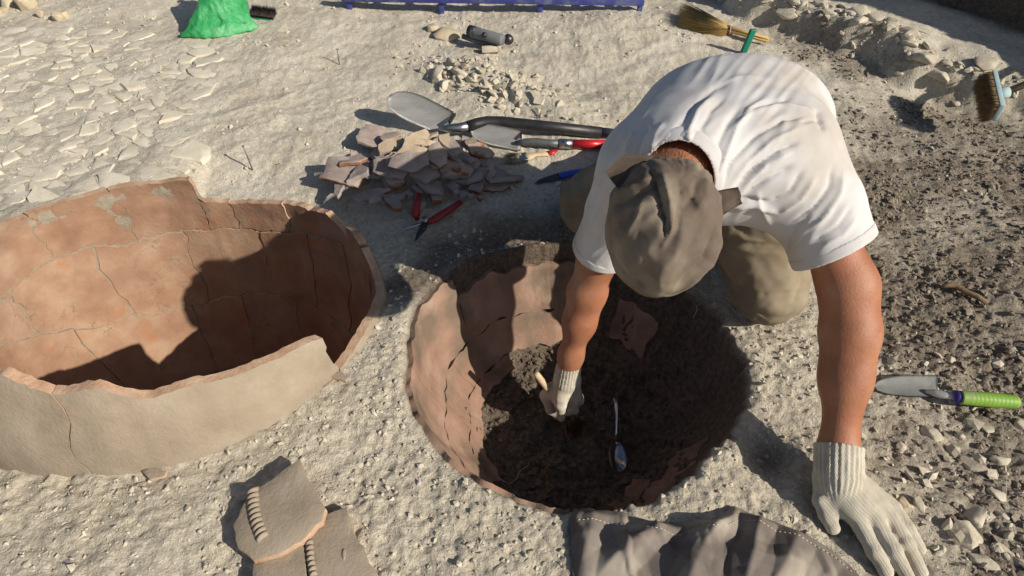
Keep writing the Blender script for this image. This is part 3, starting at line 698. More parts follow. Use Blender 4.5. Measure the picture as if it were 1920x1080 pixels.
TR_FOLDS = [(zt((680, 740), (780, 760), (900, 765)), 6, -.008), (zt((690, 765), (790, 785), (900, 785)), 6, .006), (zt((700, 920), (800, 945), (970, 935)), 4, -.005),
            (zt((690, 880), (720, 950), (780, 1010), (850, 1040)), 6, -.007), (zt((720, 870), (760, 930), (830, 960)), 6, .004), (zt((740, 650), (780, 690), (860, 720)), 8, .006),
            (zt((700, 680), (760, 720), (850, 745)), 7, -.005), (zt((930, 980), (960, 930), (975, 880)), 5, -.006)]
M['trousers'] = mat('dusty_brown_twill', [(.16, .125, .085), (.23, .185, .13), (.30, .25, .18)], 7, .95, .3, 380, extra=stain((.42, .36, .26), 5, .5, .72, .7, 2.), spec=.1, bdist=.001)
solid('trousers', trousers_d, (.02, .92, -.02), (.85, 1.98, .58), .0065, M['trousers'], 2, fold_post(TR_FOLDS, fine=.003))
M['boot'] = mat('dusty_boot', [(.1, .085, .07), (.2, .17, .14)], 20, .8, .4, 90)
for s in 'LR':
    an = J['an'+s]; t = unit((J['an'+s]-J['kn'+s])*np.array([1, 1, 0]))
    solid('boot', lambda P: smin(chain(P, [an, an+t*.05], [.05, .047]), np.maximum(chain(P, [an+t*.03+np.array([0, 0, -.01]), an+t*.17+np.array([0, 0, -.02])], [.045, .036]), .006-P[:, 2]), .02),
          an-.13-np.abs(t)*.1, an+.13+np.abs(t)*.16, .006, M['boot'])

# ---- head cloth, knotted at the nape
def cloth_d(P):
    h = J['head']
    d = ell(P, h+HUP*.004-HFW*.004, HAX, (.0905, .110, .120))
    a = np.arctan2((P-h)@HSD, (P-h)@HFW); e = (P-h)@HUP
    d = d+.0035*noise3(a*2.2, e*14, 1.)-.0016*(1-2.4*np.abs(noise3(P[:, 0]*13, P[:, 1]*13, P[:, 2]*13)))-.0006*(1-2.4*np.abs(noise3(P[:, 0]*40, P[:, 1]*40, P[:, 2]*40)))
    nap = h-HFW*.098-HUP*.012
    kq = P-(nap-HFW*.01); ph = np.arctan2(kq@HSD, kq@(HUP*.8+HFW*.6)); rk = np.linalg.norm(kq, axis=1)
    d = d-.0055*(1-2.2*np.abs(noise3(ph*2.6, rk*5, 2.)))*np.clip(1.25-rk/.2, 0, 1)
    d = smin(d, ell(P, nap, HAX, (.045, .022, .026)), .025)
    inn = ell(P, h, HAX, (.082, .101, .112))
    cut = ((P-h)@unit(-HUP+HFW*.28))-.036
    return np.maximum(np.maximum(d, -inn), cut)
CL_FOLDS = [(zp((395, 470), (425, 570), (450, 660), (458, 745)), 5, -.009), (zp((440, 470), (472, 590), (478, 700), (440, 775)), 6, .007), (zp((500, 500), (520, 600), (500, 700), (450, 770)), 7, -.003),
            (zp((600, 505), (605, 570), (560, 640)), 6, .006), (zp((575, 510), (565, 570), (525, 625)), 6, -.006), (zp((290, 720), (335, 640), (352, 590)), 5, -.004), (zp((300, 730), (348, 660), (370, 600)), 5, .004),
            (zp((400, 870), (365, 780), (350, 700)), 8, -.003), (zp((655, 690), (605, 810), (500, 912)), 4, -.009), (zp((668, 720), (622, 830), (520, 925)), 4, .007), (zp((262, 575), (330, 545), (410, 500)), 6, .007),
            (zp((258, 615), (330, 580), (410, 540)), 5, -.007), (zp((255, 660), (320, 620), (400, 600)), 6, .004), (zp((240, 700), (252, 800), (310, 880), (400, 922)), 4, -.005), (zp((530, 700), (490, 800), (430, 870)), 9, .003), (zp((600, 650), (560, 740), (500, 830)), 8, -.003)]
M['hcloth'] = mat('faded_brown_cloth', [(.11, .085, .068), (.165, .13, .106), (.235, .195, .16)], 9, .95, .3, 420, extra=stain((.38, .33, .25), 8, .48, .66, .7, 4.), spec=.1, bdist=.001)
hc = solid('head_cloth', cloth_d, J['head']-.17, J['head']+.17, .0038, M['hcloth'], 2, fold_post(CL_FOLDS))
def flap(name, pts, w0, w1, curl, m, parent, nrm, thick=.003):
    "a loose tail of cloth along pts"
    bm = bmesh.new(); pts = [Vector(p) for p in pts]; n = len(pts); rows = []
    for i, p in enumerate(pts):
        t = (pts[min(i+1, n-1)]-pts[max(i-1, 0)]).normalized(); s = t.cross(Vector(nrm)).normalized(); nn = s.cross(t)
        w = w0+(w1-w0)*i/(n-1)
        rows.append([bm.verts.new(p+s*(w*k)+nn*(curl*(k*k-.3)+.004*math.sin(3*k+i))) for k in np.linspace(-1, 1, 9)])
    for a, b in zip(rows, rows[1:]):
        for k in range(8): bm.faces.new((a[k], a[k+1], b[k+1], b[k]))
    bmesh.ops.solidify(bm, geom=bm.faces[:], thickness=thick)
    for v in bm.verts: v.co -= parent.matrix_world.translation if False else Vector(person.location)
    return bm_obj(name, bm, m, parent)
kn = J['head']-HFW*.105-HUP*.018
toc = unit(np.array([0, 0, CAM_H])-kn)
flap('cloth_tail', [dep(1225, 335, 1.075), dep(1200, 325, 1.06), dep(1172, 318, 1.055), dep(1146, 338, 1.06)], .038, .016, .010, M['hcloth'], hc, toc)
flap('cloth_tail', [dep(1290, 372, 1.02), dep(1297, 350, 1.01), dep(1302, 333, 1.015)], .040, .010, -.012, M['hcloth'], hc, toc)
flap('cloth_tail', [dep(1338, 385, 1.09), dep(1362, 375, 1.09), dep(1388, 366, 1.10)], .022, .014, .006, M['hcloth'], hc, toc)
# short hair at the nape
M['hair'] = mat('dark_brown_hair', [(.09, .045, .028), (.16, .085, .05)], 60, .6, 0)
hv = []; hf = []; hr = np.random.RandomState(4)
for i in range(130):
    a = hr.normal()*.55; e = -.05-.03*hr.rand(); base = J['head']+(-HFW*math.cos(a)*.093+HSD*math.sin(a)*.075)*(1-.0)+HUP*e
    dr = unit(-HUP*1.0-HFW*.45+hr.normal(size=3)*.25)*(.006+.009*hr.rand()); sd = unit(np.cross(dr, hr.normal(size=3)))*.0007
    k = len(hv); hv += [base-sd, base+sd, base+dr]; hf.append((k, k+1, k+2))
np_mesh('hair', np.array(hv)-np.array(person.location), hf, [M['hair']], None, True, person)

# ---- knitted work gloves
def knit_extra(m, nt, N, L, b, mp, cr):
    w = N.new('ShaderNodeTexWave'); w.wave_type = 'BANDS'; w.bands_direction = 'X'; w.inputs['Scale'].default_value = 150; w.inputs['Distortion'].default_value = 2.5; w.inputs['Detail'].default_value = 2
    mp2 = N.new('ShaderNodeMapping'); mp2.inputs['Rotation'].default_value = (0, 0, .45); tc = [n for n in N if n.type == 'TEX_COORD'][0]
    L.new(tc.outputs['Object'], mp2.inputs[0]); L.new(mp2.outputs[0], w.inputs['Vector'])
    bp = N.new('ShaderNodeBump'); bp.inputs['Strength'].default_value = .7; bp.inputs['Distance'].default_value = .0016
    L.new(w.outputs[0], bp.inputs['Height'])
    old = b.inputs['Normal'].links[0].from_socket; L.new(old, bp.inputs['Normal']); L.new(bp.outputs[0], b.inputs['Normal'])
M['glove'] = mat('knitted_cotton_glove', [(.50, .45, .36), (.60, .55, .45), (.68, .63, .54)], 24, .95, .35, 500, extra=knit_extra, spec=.1, bdist=.001)
wR = J['wrR']; fR = unit(wR-J['elR'])
gp = lambda u, v, z: at(u, v, z)
cuff0R = at(1570, 856, .078); palmR = [at(1577, 902, .05), at(1600, 935, .036)]
fingersR = [  # knuckle, middle joint, tip
    [at(1545, 905, .04), at(1540, 940, .028), at(1551, 968, .02), at(1562, 990, .016)],
    [at(1580, 925, .038), at(1612, 985, .030), at(1640, 1035, .026), at(1662, 1074, .014)],
    [at(1600, 920, .040), at(1643, 980, .034), at(1676, 1035, .030), at(1706, 1090, .014)],
    [at(1612, 915, .038), at(1667, 970, .032), at(1699, 1020, .028), at(1727, 1072, .014)],
    [at(1620, 905, .034), at(1675, 952, .026), at(1702, 990, .024), at(1725, 1030, .013)]]
def cuff_ribs(P, a, b, r0, r1, sd):
    ax = unit(b-a); s = unit(np.cross(ax, sd)); w = np.cross(s, ax); q = P-a; ang = np.arctan2(q@s, q@w)
    return chain(P, [a, b], [r0, r1])-.0014*np.cos(ang*26)
def glove_d(P, cuff, fingers, palm, rad, seed):
    d = None
    for i, fg in enumerate(fingers):
        r = rad[i]; c = chain(P, fg, [r*1.15, r*1.06, r, r*.86], .006)
        d = c if d is None else smin(d, c, .0075)
    for a, b, ra, rb in palm: d = smin(d, cap(P, a, b, ra, rb), .02)
    cf = cuff_ribs(P, cuff[0], cuff[1], cuff[2], cuff[3], np.array([0., 0, 1]))
    d = smin(d, cf, .008)
    d = d+.0011*noise3(P[:, 0]*60, P[:, 1]*60, P[:, 2]*60+seed)
    ax = unit(cuff[1]-cuff[0]); return np.maximum(d, -((P-cuff[0])@ax))
cR = (wR-fR*.012, at(1572, 896, .055), .044, .043)
pR = [(at(1568, 893, .052), at(1585, 940, .036), .030, .026), (at(1560, 900, .045), at(1592, 948, .034), .026, .022), (at(1590, 898, .045), at(1634, 948, .034), .028, .024), (at(1578, 895, .05), at(1612, 950, .036), .028, .024)]
solid('glove', lambda P: glove_d(P, cR, fingersR, pR, [.0145, .0138, .0142, .0138, .0125], 1.), (.50, .38, -.02), (.84, .80, .16), .0024, M['glove'], 1)
# the gloved hand in the pit, closed round the brush handle
HB = dep(1004, 699, 1.660); HT = dep(1089, 812, 1.775)          # brush: handle end and bristle end
def D2(u, v, D): return dep(u, v, D)
wL = J['wrL']; fL = unit(wL-J['elL'])
cL = (wL+fL*.004, D2(1062, 712, 1.672), .0285, .033)
pL = [(D2(1062, 714, 1.678), D2(1050, 740, 1.70), .028, .026), (D2(1070, 714, 1.69), D2(1072, 738, 1.72), .026, .022)]
fingersL = [
    [D2(1056, 728, 1.67), D2(1052, 748, 1.668), D2(1051, 760, 1.675), D2(1052, 770, 1.69)],      # thumb lying along the handle
    [D2(1036, 728, 1.70), D2(1022, 742, 1.715), D2(1033, 768, 1.725), D2(1052, 783, 1.725)],      # index, round the handle
    [D2(1050, 740, 1.73), D2(1044, 762, 1.745), D2(1058, 777, 1.745), D2(1068, 768, 1.725)],
    [D2(1066, 736, 1.735), D2(1066, 760, 1.75), D2(1076, 768, 1.74), D2(1076, 757, 1.722)],
    [D2(1076, 728, 1.73), D2(1084, 744, 1.745), D2(1086, 752, 1.735), D2(1080, 748, 1.72)]]
solid('glove', lambda P: glove_d(P, cL, fingersL, pL, [.0135, .0128, .0125, .012, .0115], 5.), D2(1050, 735, 1.70)-.13, D2(1050, 735, 1.70)+.13, .0024, M['glove'], 1)

# ---- the brush in that hand
M['wood'] = mat('pale_wood', [(.50, .37, .22), (.6, .46, .29), (.66, .54, .37)], 12, .6, .15, 90, stretch=(1, 1, 6))
M['bristle_y'] = mat('yellow_brown_bristle', [(.17, .10, .04), (.28, .18, .08), (.36, .26, .14)], 60, .7, .3, 200)
def bristles(bm, base, tip, side, w, th, n, splay=.2, rad=.0007, seed=1):
    r = random.Random(seed); base = Vector(base); tip = Vector(tip); s = Vector(side).normalized(); t = (tip-base); k = t.normalized().cross(s).normalized(); L = t.length
    for _ in range(n):
        a = r.uniform(-1, 1); b = r.uniform(-1, 1); p = base+s*(a*w)+k*(b*th)
        e = p+t*r.uniform(.85, 1.0)+s*(a*splay*L+r.gauss(0, .03)*L)+k*(b*splay*.7*L+r.gauss(0, .03)*L)
        d = (e-p).normalized(); o = d.orthogonal().normalized()*rad; o2 = d.cross(o)
        v = [bm.verts.new(p+o), bm.verts.new(p-o*.5+o2), bm.verts.new(p-o*.5-o2), bm.verts.new(e)]
        bm.faces.new((v[0], v[1], v[3])); bm.faces.new((v[1], v[2], v[3])); bm.faces.new((v[2], v[0], v[3]))
hb = empty('hand_brush', HB); tag(hb, 'small brush with pale wooden handle held in the gloved hand inside the pit', 'brush')
ax = Vector(HT-HB); L = ax.length; ax.normalize()
bm = bmesh.new(); tube(bm, [ax*(L*t) for t in (-.0, .03, .12, .3, .55, .62)], [.006, .0085, .009, .0078, .009, .012], 12); bm_obj('handle', bm, M['wood'], hb)
bm = bmesh.new(); tube(bm, [ax*(L*t) for t in (.6, .66, .72)], [.0135, .014, .014], 12, flat=.6); M['steel'] = mat('worn_steel', [(.34, .34, .34), (.48, .48, .48)], 20, .35, .15, 80, metal=1); bm_obj('ferrule', bm, M['steel'], hb)
bm = bmesh.new(); bristles(bm, ax*(L*.70), ax*(L*1.02), ax.orthogonal(), .011, .008, 320, .25); bm_obj('bristles', bm, M['bristle_y'], hb)

# ------------------------------------------------------------------ loose stones
def gh(x, y): return float(ground_h(np.array([x]), np.array([y]))[0])
def on_ground(u, v, up=0.0):
    p = at(u, v, 0)
    for _ in range(4): p = at(u, v, gh(p[0], p[1])+up)
    return p
def px_m(u, v): p = at(u, v, 0); return ((p-np.array([0, 0, CAM_H]))@fw)/FPX      # metres per pixel there
def rock(name, p, sx, sy, sz, rot, m, seed, npt=22, tilt=0.0, sink=.3):
    r = np.random.RandomState(seed); bm = bmesh.new()
    pts = r.normal(size=(npt, 3)); pts /= np.linalg.norm(pts, axis=1)[:, None]; pts *= (.8+.25*r.rand(npt, 1)); pts[:, 2] = np.clip(pts[:, 2], -.55, .6+.1*r.rand())
    for q in pts: bm.verts.new(Vector((q[0]*sx, q[1]*sy, q[2]*sz*1.5)))
    res = bmesh.ops.convex_hull(bm, input=bm.verts[:])
    bmesh.ops.delete(bm, geom=[e for e in res['geom_interior'] if isinstance(e, bmesh.types.BMVert)], context='VERTS')
    bmesh.ops.dissolve_limit(bm, angle_limit=.16, verts=bm.verts[:], edges=bm.edges[:])
    bmesh.ops.bevel(bm, geom=bm.edges[:], offset=min(sx, sy, sz)*.13, segments=1, affect='EDGES')
    bmesh.ops.triangulate(bm, faces=bm.faces[:]); bmesh.ops.subdivide_edges(bm, edges=bm.edges[:], cuts=1, use_grid_fill=True)
    for v in bm.verts:
        n = noise3(v.co.x*45+seed, v.co.y*45, v.co.z*45); v.co += v.co.normalized()*float(n)*min(sx, sy, sz)*.12
    o = bm_obj(name, bm, m, None, True, 28)
    o.location = (p[0], p[1], p[2]+sz*(.8-2*sink)); o.rotation_euler = (tilt*r.normal(), tilt*r.normal(), rot); return o
def px_rocks(lst, m, label, group, sz=.5, sink=.3, tilt=.12, cat='stone', near=None, npt=22, big=1.0):
    for i, (u, v, w, h, rot) in enumerate(lst):
        p = on_ground(u, v); k = px_m(u, v); fs = math.sin(math.radians(45)+math.atan((v-540)/FPX))
        a, b = w*k*big, h*k/fs*big
        o = rock('stone', p, a, b, min(a, b)*sz+.004, math.radians(rot), m, int(u*7+v), npt, tilt, sink)
        size = 'large' if w*h > 260 else ('small' if w*h < 90 else 'medium')
        tag(o, size+' '+label+(near(u, v) if near else ''), cat, group)
z6 = lambda x, y: (1600+x/2.57, 660+y/2.57)
LR = [(z6(380, 400), 22, 10, -35), (z6(515, 408), 8, 6, 0), (z6(600, 565), 24, 12, -48), (z6(690, 690), 16, 9, -30), (z6(590, 800), 20, 15, -40), (z6(520, 890), 30, 22, -45),
      (z6(315, 735), 10, 16, 15), (z6(700, 515), 17, 11, 20), (z6(720, 960), 18, 9, -25), (z6(640, 370), 11, 7, -30), (z6(268, 600), 4, 9, 20), (z6(790, 1015), 13, 8, -30),
      (z6(712, 790), 7, 11, 20), (z6(470, 40), 8, 7, 0), (z6(425, 960), 10, 8, 30), (z6(620, 1010), 22, 10, -40), (z6(745, 880), 9, 7, 0), (z6(800, 350), 14, 9, -20), (z6(560, 690), 10, 6, -20)]
px_rocks([(p[0], p[1], w, h, r) for p, w, h, r in LR], M['lime'], 'pale limestone chunk half buried in brown soil ', 'limestone chunks by the hand', .45, .36, .2, npt=13, big=1.4,
         near=lambda u, v: 'just below the trowel' if v < 840 else ('beside the fingers of the spread glove' if u < 1790 else 'away from the spread glove'))
p = on_ground(*z6(230, 740)); tag(rock('stone', p, .021, .017, .014, .3, M['limeb'], 77), 'rounded yellow-brown pebble touching the fingers of the spread glove', 'stone')
z7 = lambda x, y: (780+x/4.5, 30+y/4.5)
RG = [(z7(195, 500), 13, 16, 0), (z7(290, 405), 10, 8, 20), (z7(370, 450), 12, 13, 30), (z7(340, 515), 7, 5, 0), (z7(430, 555), 7, 12, 20), (z7(490, 510), 7, 7, 0), (z7(560, 600), 13, 12, 10),
      (z7(680, 650), 13, 9, -15), (z7(850, 710), 23, 11, -25), (z7(1020, 820), 20, 12, -28), (z7(1140, 850), 12, 10, -10), (z7(1210, 745), 7, 4, -30), (z7(240, 570), 10, 9, 0), (z7(640, 560), 8, 6, 0), (z7(760, 600), 8, 5, 20)]
px_rocks([(p[0], p[1], w, h, r) for p, w, h, r in RG], M['lime'], 'cream stone in the low crumbling ridge ', 'stones of the low ridge', .9, .52, .25, npt=12, big=1.3,
         near=lambda u, v: 'at its end by the grey tube tool' if u < 880 else ('at its middle beyond the shovels' if u < 960 else 'at its end by the black shovel handle'))
TLs = [(20, 7, 15, 9, 10), (57, 10, 26, 12, -15), (110, 37, 14, 6, 20), (124, 31, 9, 5, 0), (3, 26, 7, 9, 0), (78, 30, 9, 4, 0)]
px_rocks(TLs, M['limeb'], 'yellowish broken stone lying beyond the paved floor', 'broken stones beyond the paving', .7, .2)
o = rock('stone', on_ground(838, 70), .064, .05, .022, -.1, M['limeb'], 5, sink=.1); tag(o, 'flat squarish yellow stone beside the grey tube tool', 'stone')
o = rock('stone', on_ground(812, 57), .03, .028, .016, .3, M['limeb'], 8, sink=.1); tag(o, 'small yellow stone tucked behind the flat squarish one', 'stone')
rr = random.Random(8)
for i in range(34):
    t = rr.uniform(.6, 6.6); k = int(t); q = RIDGE[k]*(1-(t-k))+RIDGE[k+1]*(t-k)
    nrm = np.array([-(RIDGE[k+1]-RIDGE[k])[1], (RIDGE[k+1]-RIDGE[k])[0]]); nrm /= np.linalg.norm(nrm); q = q+nrm*rr.uniform(-.03, .06)
    s = rr.uniform(.012, .042); o = rock('stone', (q[0], q[1], gh(*q)), s*1.3, s, s*.45, rr.uniform(-1.2, .2), M['lime'], 300+i, tilt=.2, sink=.25)
    tag(o, ('large' if s > .03 else 'small' if s < .02 else 'medium')+' flat stone lodged on the trench edge '+('above the push broom' if t > 4.3 else 'beyond the kneeling back' if t < 2.4 else 'between broom and person'), 'stone', 'stones along the trench edge')

# ------------------------------------------------------------------ potsherds
def sherd(name, w, h, th, seed, mats, n=None, curve=.0, poly=None):
    r = np.random.RandomState(seed)
    if poly is None:
        n = n or r.randint(4, 7); an = np.sort((np.arange(n)+.75*r.rand(n))*2*math.pi/n); poly = [np.array([math.cos(a)*w, math.sin(a)*h])*(.8+.35*r.rand()) for a in an]
    pts = []
    for i in range(len(poly)):
        a, b = np.array(poly[i]), np.array(poly[(i+1) % len(poly)]); L = np.linalg.norm(b-a); k = max(2, int(L/.014))
        for j in range(k): pts.append(a+(b-a)*j/k+(r.normal(size=2)*.0016 if j else 0))
    pts = np.array(pts); c = pts.mean(0); n = len(pts); bm = bmesh.new(); rings = []
    for sc, z in ((.9, 0), (.985, .0018), (1, th*.5), (.99, th-.0015), (.95, th), (.55, th), (.2, th)):
        ring = []
        for q in pts:
            e = c+(q-c)*sc; ring.append(bm.verts.new((e[0], e[1], z+curve*(1-(e[0]/max(w, .001))**2)+(.0011*float(noise3(e[0]*70+seed, e[1]*70, z*50)) if z >= th else 0))))
        rings.append(ring)
    for i, (a, b) in enumerate(zip(rings, rings[1:])):
        for k in range(n):
            f = bm.faces.new((a[k], a[(k+1) % n], b[(k+1) % n], b[k])); f.material_index = 1 if i < 3 else 0
    bm.faces.new(rings[-1]); bm.faces.new(rings[0][::-1])
    return bm_obj(name, bm, mats, None, True, 40)
z1 = lambda x, y: (560+x/3.692, 200+y/3.692)
PILE = [(640, 235, 62, 40, 'b'), (1200, 275, 75, 28, 'c'), (930, 228, 55, 22, 'c'), (820, 240, 95, 36, 'c'), (1010, 245, 75, 32, 'c'), (820, 278, 95, 32, 'c'), (515, 225, 135, 85, 'B'), (640, 288, 78, 38, 'c'), (560, 350, 70, 34, 'b'),
        (740, 330, 120, 36, 'c'), (1060, 310, 55, 62, 'a'), (1250, 335, 78, 55, 'R'), (1160, 372, 40, 62, 'a'), (1290, 405, 58, 40, 'a'), (760, 385, 110, 46, 'a'), (400, 392, 115, 44, 'b'), (965, 350, 64, 50, 'b'), (300, 440, 125, 48, 'a'),
        (440, 462, 120, 46, 'a'), (640, 425, 115, 55, 'a'), (310, 505, 155, 50, 'b'), (1220, 415, 36, 34, 'a'), (1380, 465, 78, 34, 'a'), (1080, 440, 112, 88, 'S'), (660, 492, 98, 42, 'a'), (880, 462, 95, 68, 'a'), (1180, 505, 85, 62, 'a'),
        (900, 532, 155, 58, 'a'), (1262, 462, 50, 38, 'r'), (1430, 522, 112, 80, 'D'), (1392, 512, 48, 34, 'a'), (1330, 492, 34, 38, 'b'), (680, 562, 88, 36, 'r'), (1230, 582, 84, 46, 'r'), (1075, 572, 55, 44, 'a'), (830, 592, 66, 36, 'a'), (950, 595, 66, 30, 'a'),
        (600, 602, 45, 26, 'b'), (530, 632, 80, 60, 'a'), (440, 652, 66, 42, 'a'), (710, 642, 46, 38, 'a'), (650, 685, 104, 44, 'r'), (820, 705, 85, 42, 'a'), (940, 672, 55, 34, 'r'), (770, 625, 40, 30, 'a'), (1140, 632, 38, 28, 'a'), (1196, 642, 22, 18, 'a'), (1255, 655, 19, 15, 'r'), (1085, 612, 34, 22, 'a')]
er = random.Random(17)      # more sherds wedged under and between the big ones
EXTRA = [(x+er.uniform(-60, 60), y+er.uniform(-10, 45), w*er.uniform(.55, .95), h*er.uniform(.6, 1.0), er.choice('aaabc')) for x, y, w, h, k in PILE if 225 < y < 560 and er.random() < .85]
for i, (x, y, w, h, k) in enumerate(EXTRA+PILE):
    u, v = z1(x, y); p = at(u, v, .03)
    for _ in range(5):
        zm = .006+.092*math.exp(-((p[0]+.285)/.18)**2-((p[1]-1.735)/.095)**2)+.00012*i-(.010 if i < len(EXTRA) else 0); zm = max(zm, .004); p = at(u, v, zm)
    k_m = px_m(u, v)/3.692; r = random.Random(i*13+2)
    sx = -2*(p[0]+.285)/.17**2*max(zm-.005, 0); sy = -2*(p[1]-1.73)/.115**2*max(zm-.005, 0)
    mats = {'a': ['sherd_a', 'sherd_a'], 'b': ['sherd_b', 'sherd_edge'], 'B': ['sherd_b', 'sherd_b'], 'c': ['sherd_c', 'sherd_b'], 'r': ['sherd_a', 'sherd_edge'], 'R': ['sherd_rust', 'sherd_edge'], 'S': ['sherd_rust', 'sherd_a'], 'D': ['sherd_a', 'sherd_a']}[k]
    o = sherd('pottery_sherd', w*k_m*(1.25 if y < 560 else 1.0), h*k_m*(1.7 if y < 560 else 1.3), .010+.006*r.random(), 40+i, [M[m] for m in mats], curve=.004)
    o.location = p; n = (Vector((-sx*.4+r.gauss(0, .24), -sy*.4+r.gauss(-.08, .27), 1)) if y < 560 else Vector((r.gauss(0, .1), r.gauss(0, .12), 1))).normalized()
    o.rotation_mode = 'QUATERNION'; o.rotation_quaternion = n.to_track_quat('Z', 'Y') @ Vector((0, 0, 1)).rotation_difference(Vector((0, 0, 1)))
    lab = {'B': 'large pinkish slab sherd on top of the sherd heap by the big shovel blade', 'S': 'big pale sherd with rust-red stain in the middle of the heap', 'R': 'pale sherd with reddish flecks under the tip of the small shovel',
           'D': 'large curved grey-brown sherd at the end of the heap towards the blue knife', 'c': 'buff flat sherd in the sunlit upper layers of the heap', 'b': 'pinkish sherd with red broken edge in the heap',
           'r': 'brown sherd showing a dark red broken edge in the heap', 'a': 'grey-brown flat sherd in the shaded part of the heap'}[k]
    if k in 'abcr':
        size = 'large ' if w*h > 5000 else ('small ' if w*h < 1700 else 'middling ')
        shp = 'long narrow ' if w > 2.4*h else ('upright ' if h > w else '')
        where = ('at the heap end facing the storage jar' if x < 480 else 'in the loose fringe beside the secateurs' if y > 560 and x < 1000 else 'in the fringe past the secateurs' if y > 560 else
                 'in the heap under the big shovel blade' if y < 300 and x < 1040 else 'in the heap under the small shovel tip' if y < 420 and x > 1040 else 'at the heap end facing the blue putty knife' if x > 1120 else
                 'in the heap beside the rust-stained sherd' if x > 800 else 'in the core of the heap')
        col = {'a': 'grey-brown', 'b': 'pinkish', 'c': 'buff', 'r': 'red-edged brown'}[k]
        lab = size+shp+col+' sherd '+where
    tag(o, lab, 'sherd', 'sherds in the heap')
z8 = lambda x, y: (400+x/4.5, 840+y/4.5)
def big_sherd(outline, z, tilt, label, ridge, seed, dent=None):
    P = [at(*z8(x, y), z) for x, y in outline]; c = np.mean(P, 0)
    o = sherd('decorated_sherd', .12, .12, .021, seed, [M['pot_out'], M['pot_edge']], poly=[q[:2]-c[:2] for q in P])
    o.location = (c[0], c[1], gh(c[0], c[1])+z-.018); o.rotation_euler = tilt; tag(o, label, 'sherd')
    if ridge:
        (pts, wd, nn) = ridge; bm = bmesh.new(); Q = [at(*z8(x, y), z)-c for x, y in pts]
        L = np.concatenate([[0], np.cumsum([np.linalg.norm(Q[i+1]-Q[i]) for i in range(len(Q)-1)])]); rows = []; ns = nn*8
        for i in range(ns+1):
            s = L[-1]*i/ns; q = np.array([np.interp(s, L, [a[j] for a in Q]) for j in range(2)]); s2 = min(L[-1], s+.004); s0 = max(0, s-.004)
            t = np.array([np.interp(s2, L, [a[j] for a in Q])-np.interp(s0, L, [a[j] for a in Q]) for j in range(2)]); t /= np.linalg.norm(t); sd = np.array([t[1], -t[0]])
            ph = (i/8.0) % 1; amp = .35+.65*abs(math.sin(math.pi*ph))**.7; sk = .35
            rows.append([bm.verts.new((q[0]+sd[0]*wd*a+t[0]*sk*wd*a*.6, q[1]+sd[1]*wd*a+t[1]*sk*wd*a*.6, .018+(.012*amp)*max(0, 1-a*a)**.6)) for a in np.linspace(-1, 1, 9)])
        for a, b in zip(rows, rows[1:]):
            for j in range(8): bm.faces.new((a[j], a[j+1], b[j+1], b[j]))
        bm_obj('thumbed_ridge', bm, M['pot_out'], o)
    if dent:
        bm = bmesh.new(); q = at(*z8(*dent), z)-c; r_ = bmesh.ops.create_uvsphere(bm, u_segments=10, v_segments=6, radius=1)
        bmesh.ops.transform(bm, matrix=Matrix.Translation((q[0], q[1], .0205)) @ Matrix.Rotation(.2, 4, 'Z') @ Matrix.Diagonal((.004, .011, .0035, 1)), verts=r_['verts']); bm_obj('clay_boss', bm, M['pot_out'], o)
    return o
big_sherd([(740, 108), (800, 250), (965, 530), (935, 640), (850, 710), (760, 800), (560, 905), (345, 955), (215, 850), (165, 650), (235, 520), (300, 390), (400, 330)], .040, (.03, -.06, 0),
          'thick clay sherd with a thumb-pressed ridge lying on top of two others', ([(345, 350), (345, 480), (370, 620), (430, 775)], .0125, 10), 601)
big_sherd([(945, 575), (1130, 505), (1200, 740), (1290, 900), (1400, 1090), (1390, 1300), (830, 1300), (810, 1000), (790, 790), (870, 700)], .021, (0, .03, 0),
          'clay sherd with a small raised boss beside the ridged one', ([(815, 800), (825, 950), (850, 1100), (860, 1250)], .008, 10), 602, (1105, 910))
big_sherd([(350, 975), (480, 955), (700, 850), (775, 800), (795, 1000), (815, 1300), (330, 1300), (340, 1100)], .020, (0, 0, 0), 'plain clay sherd under the edge of the ridged one', None, 603)
o = sherd('pottery_sherd', .026, .014, .010, 71, [M['pot_out'], M['pot_edge']]); o.location = on_ground(290, 893); tag(o, 'small tan sherd lying against the foot of the storage jar', 'sherd')
o = sherd('pottery_sherd', .018, .016, .010, 72, [M['pot_out'], M['pot_edge']]); o.location = on_ground(640, 712); tag(o, 'little buff sherd at the foot of the broken jar rim', 'sherd')

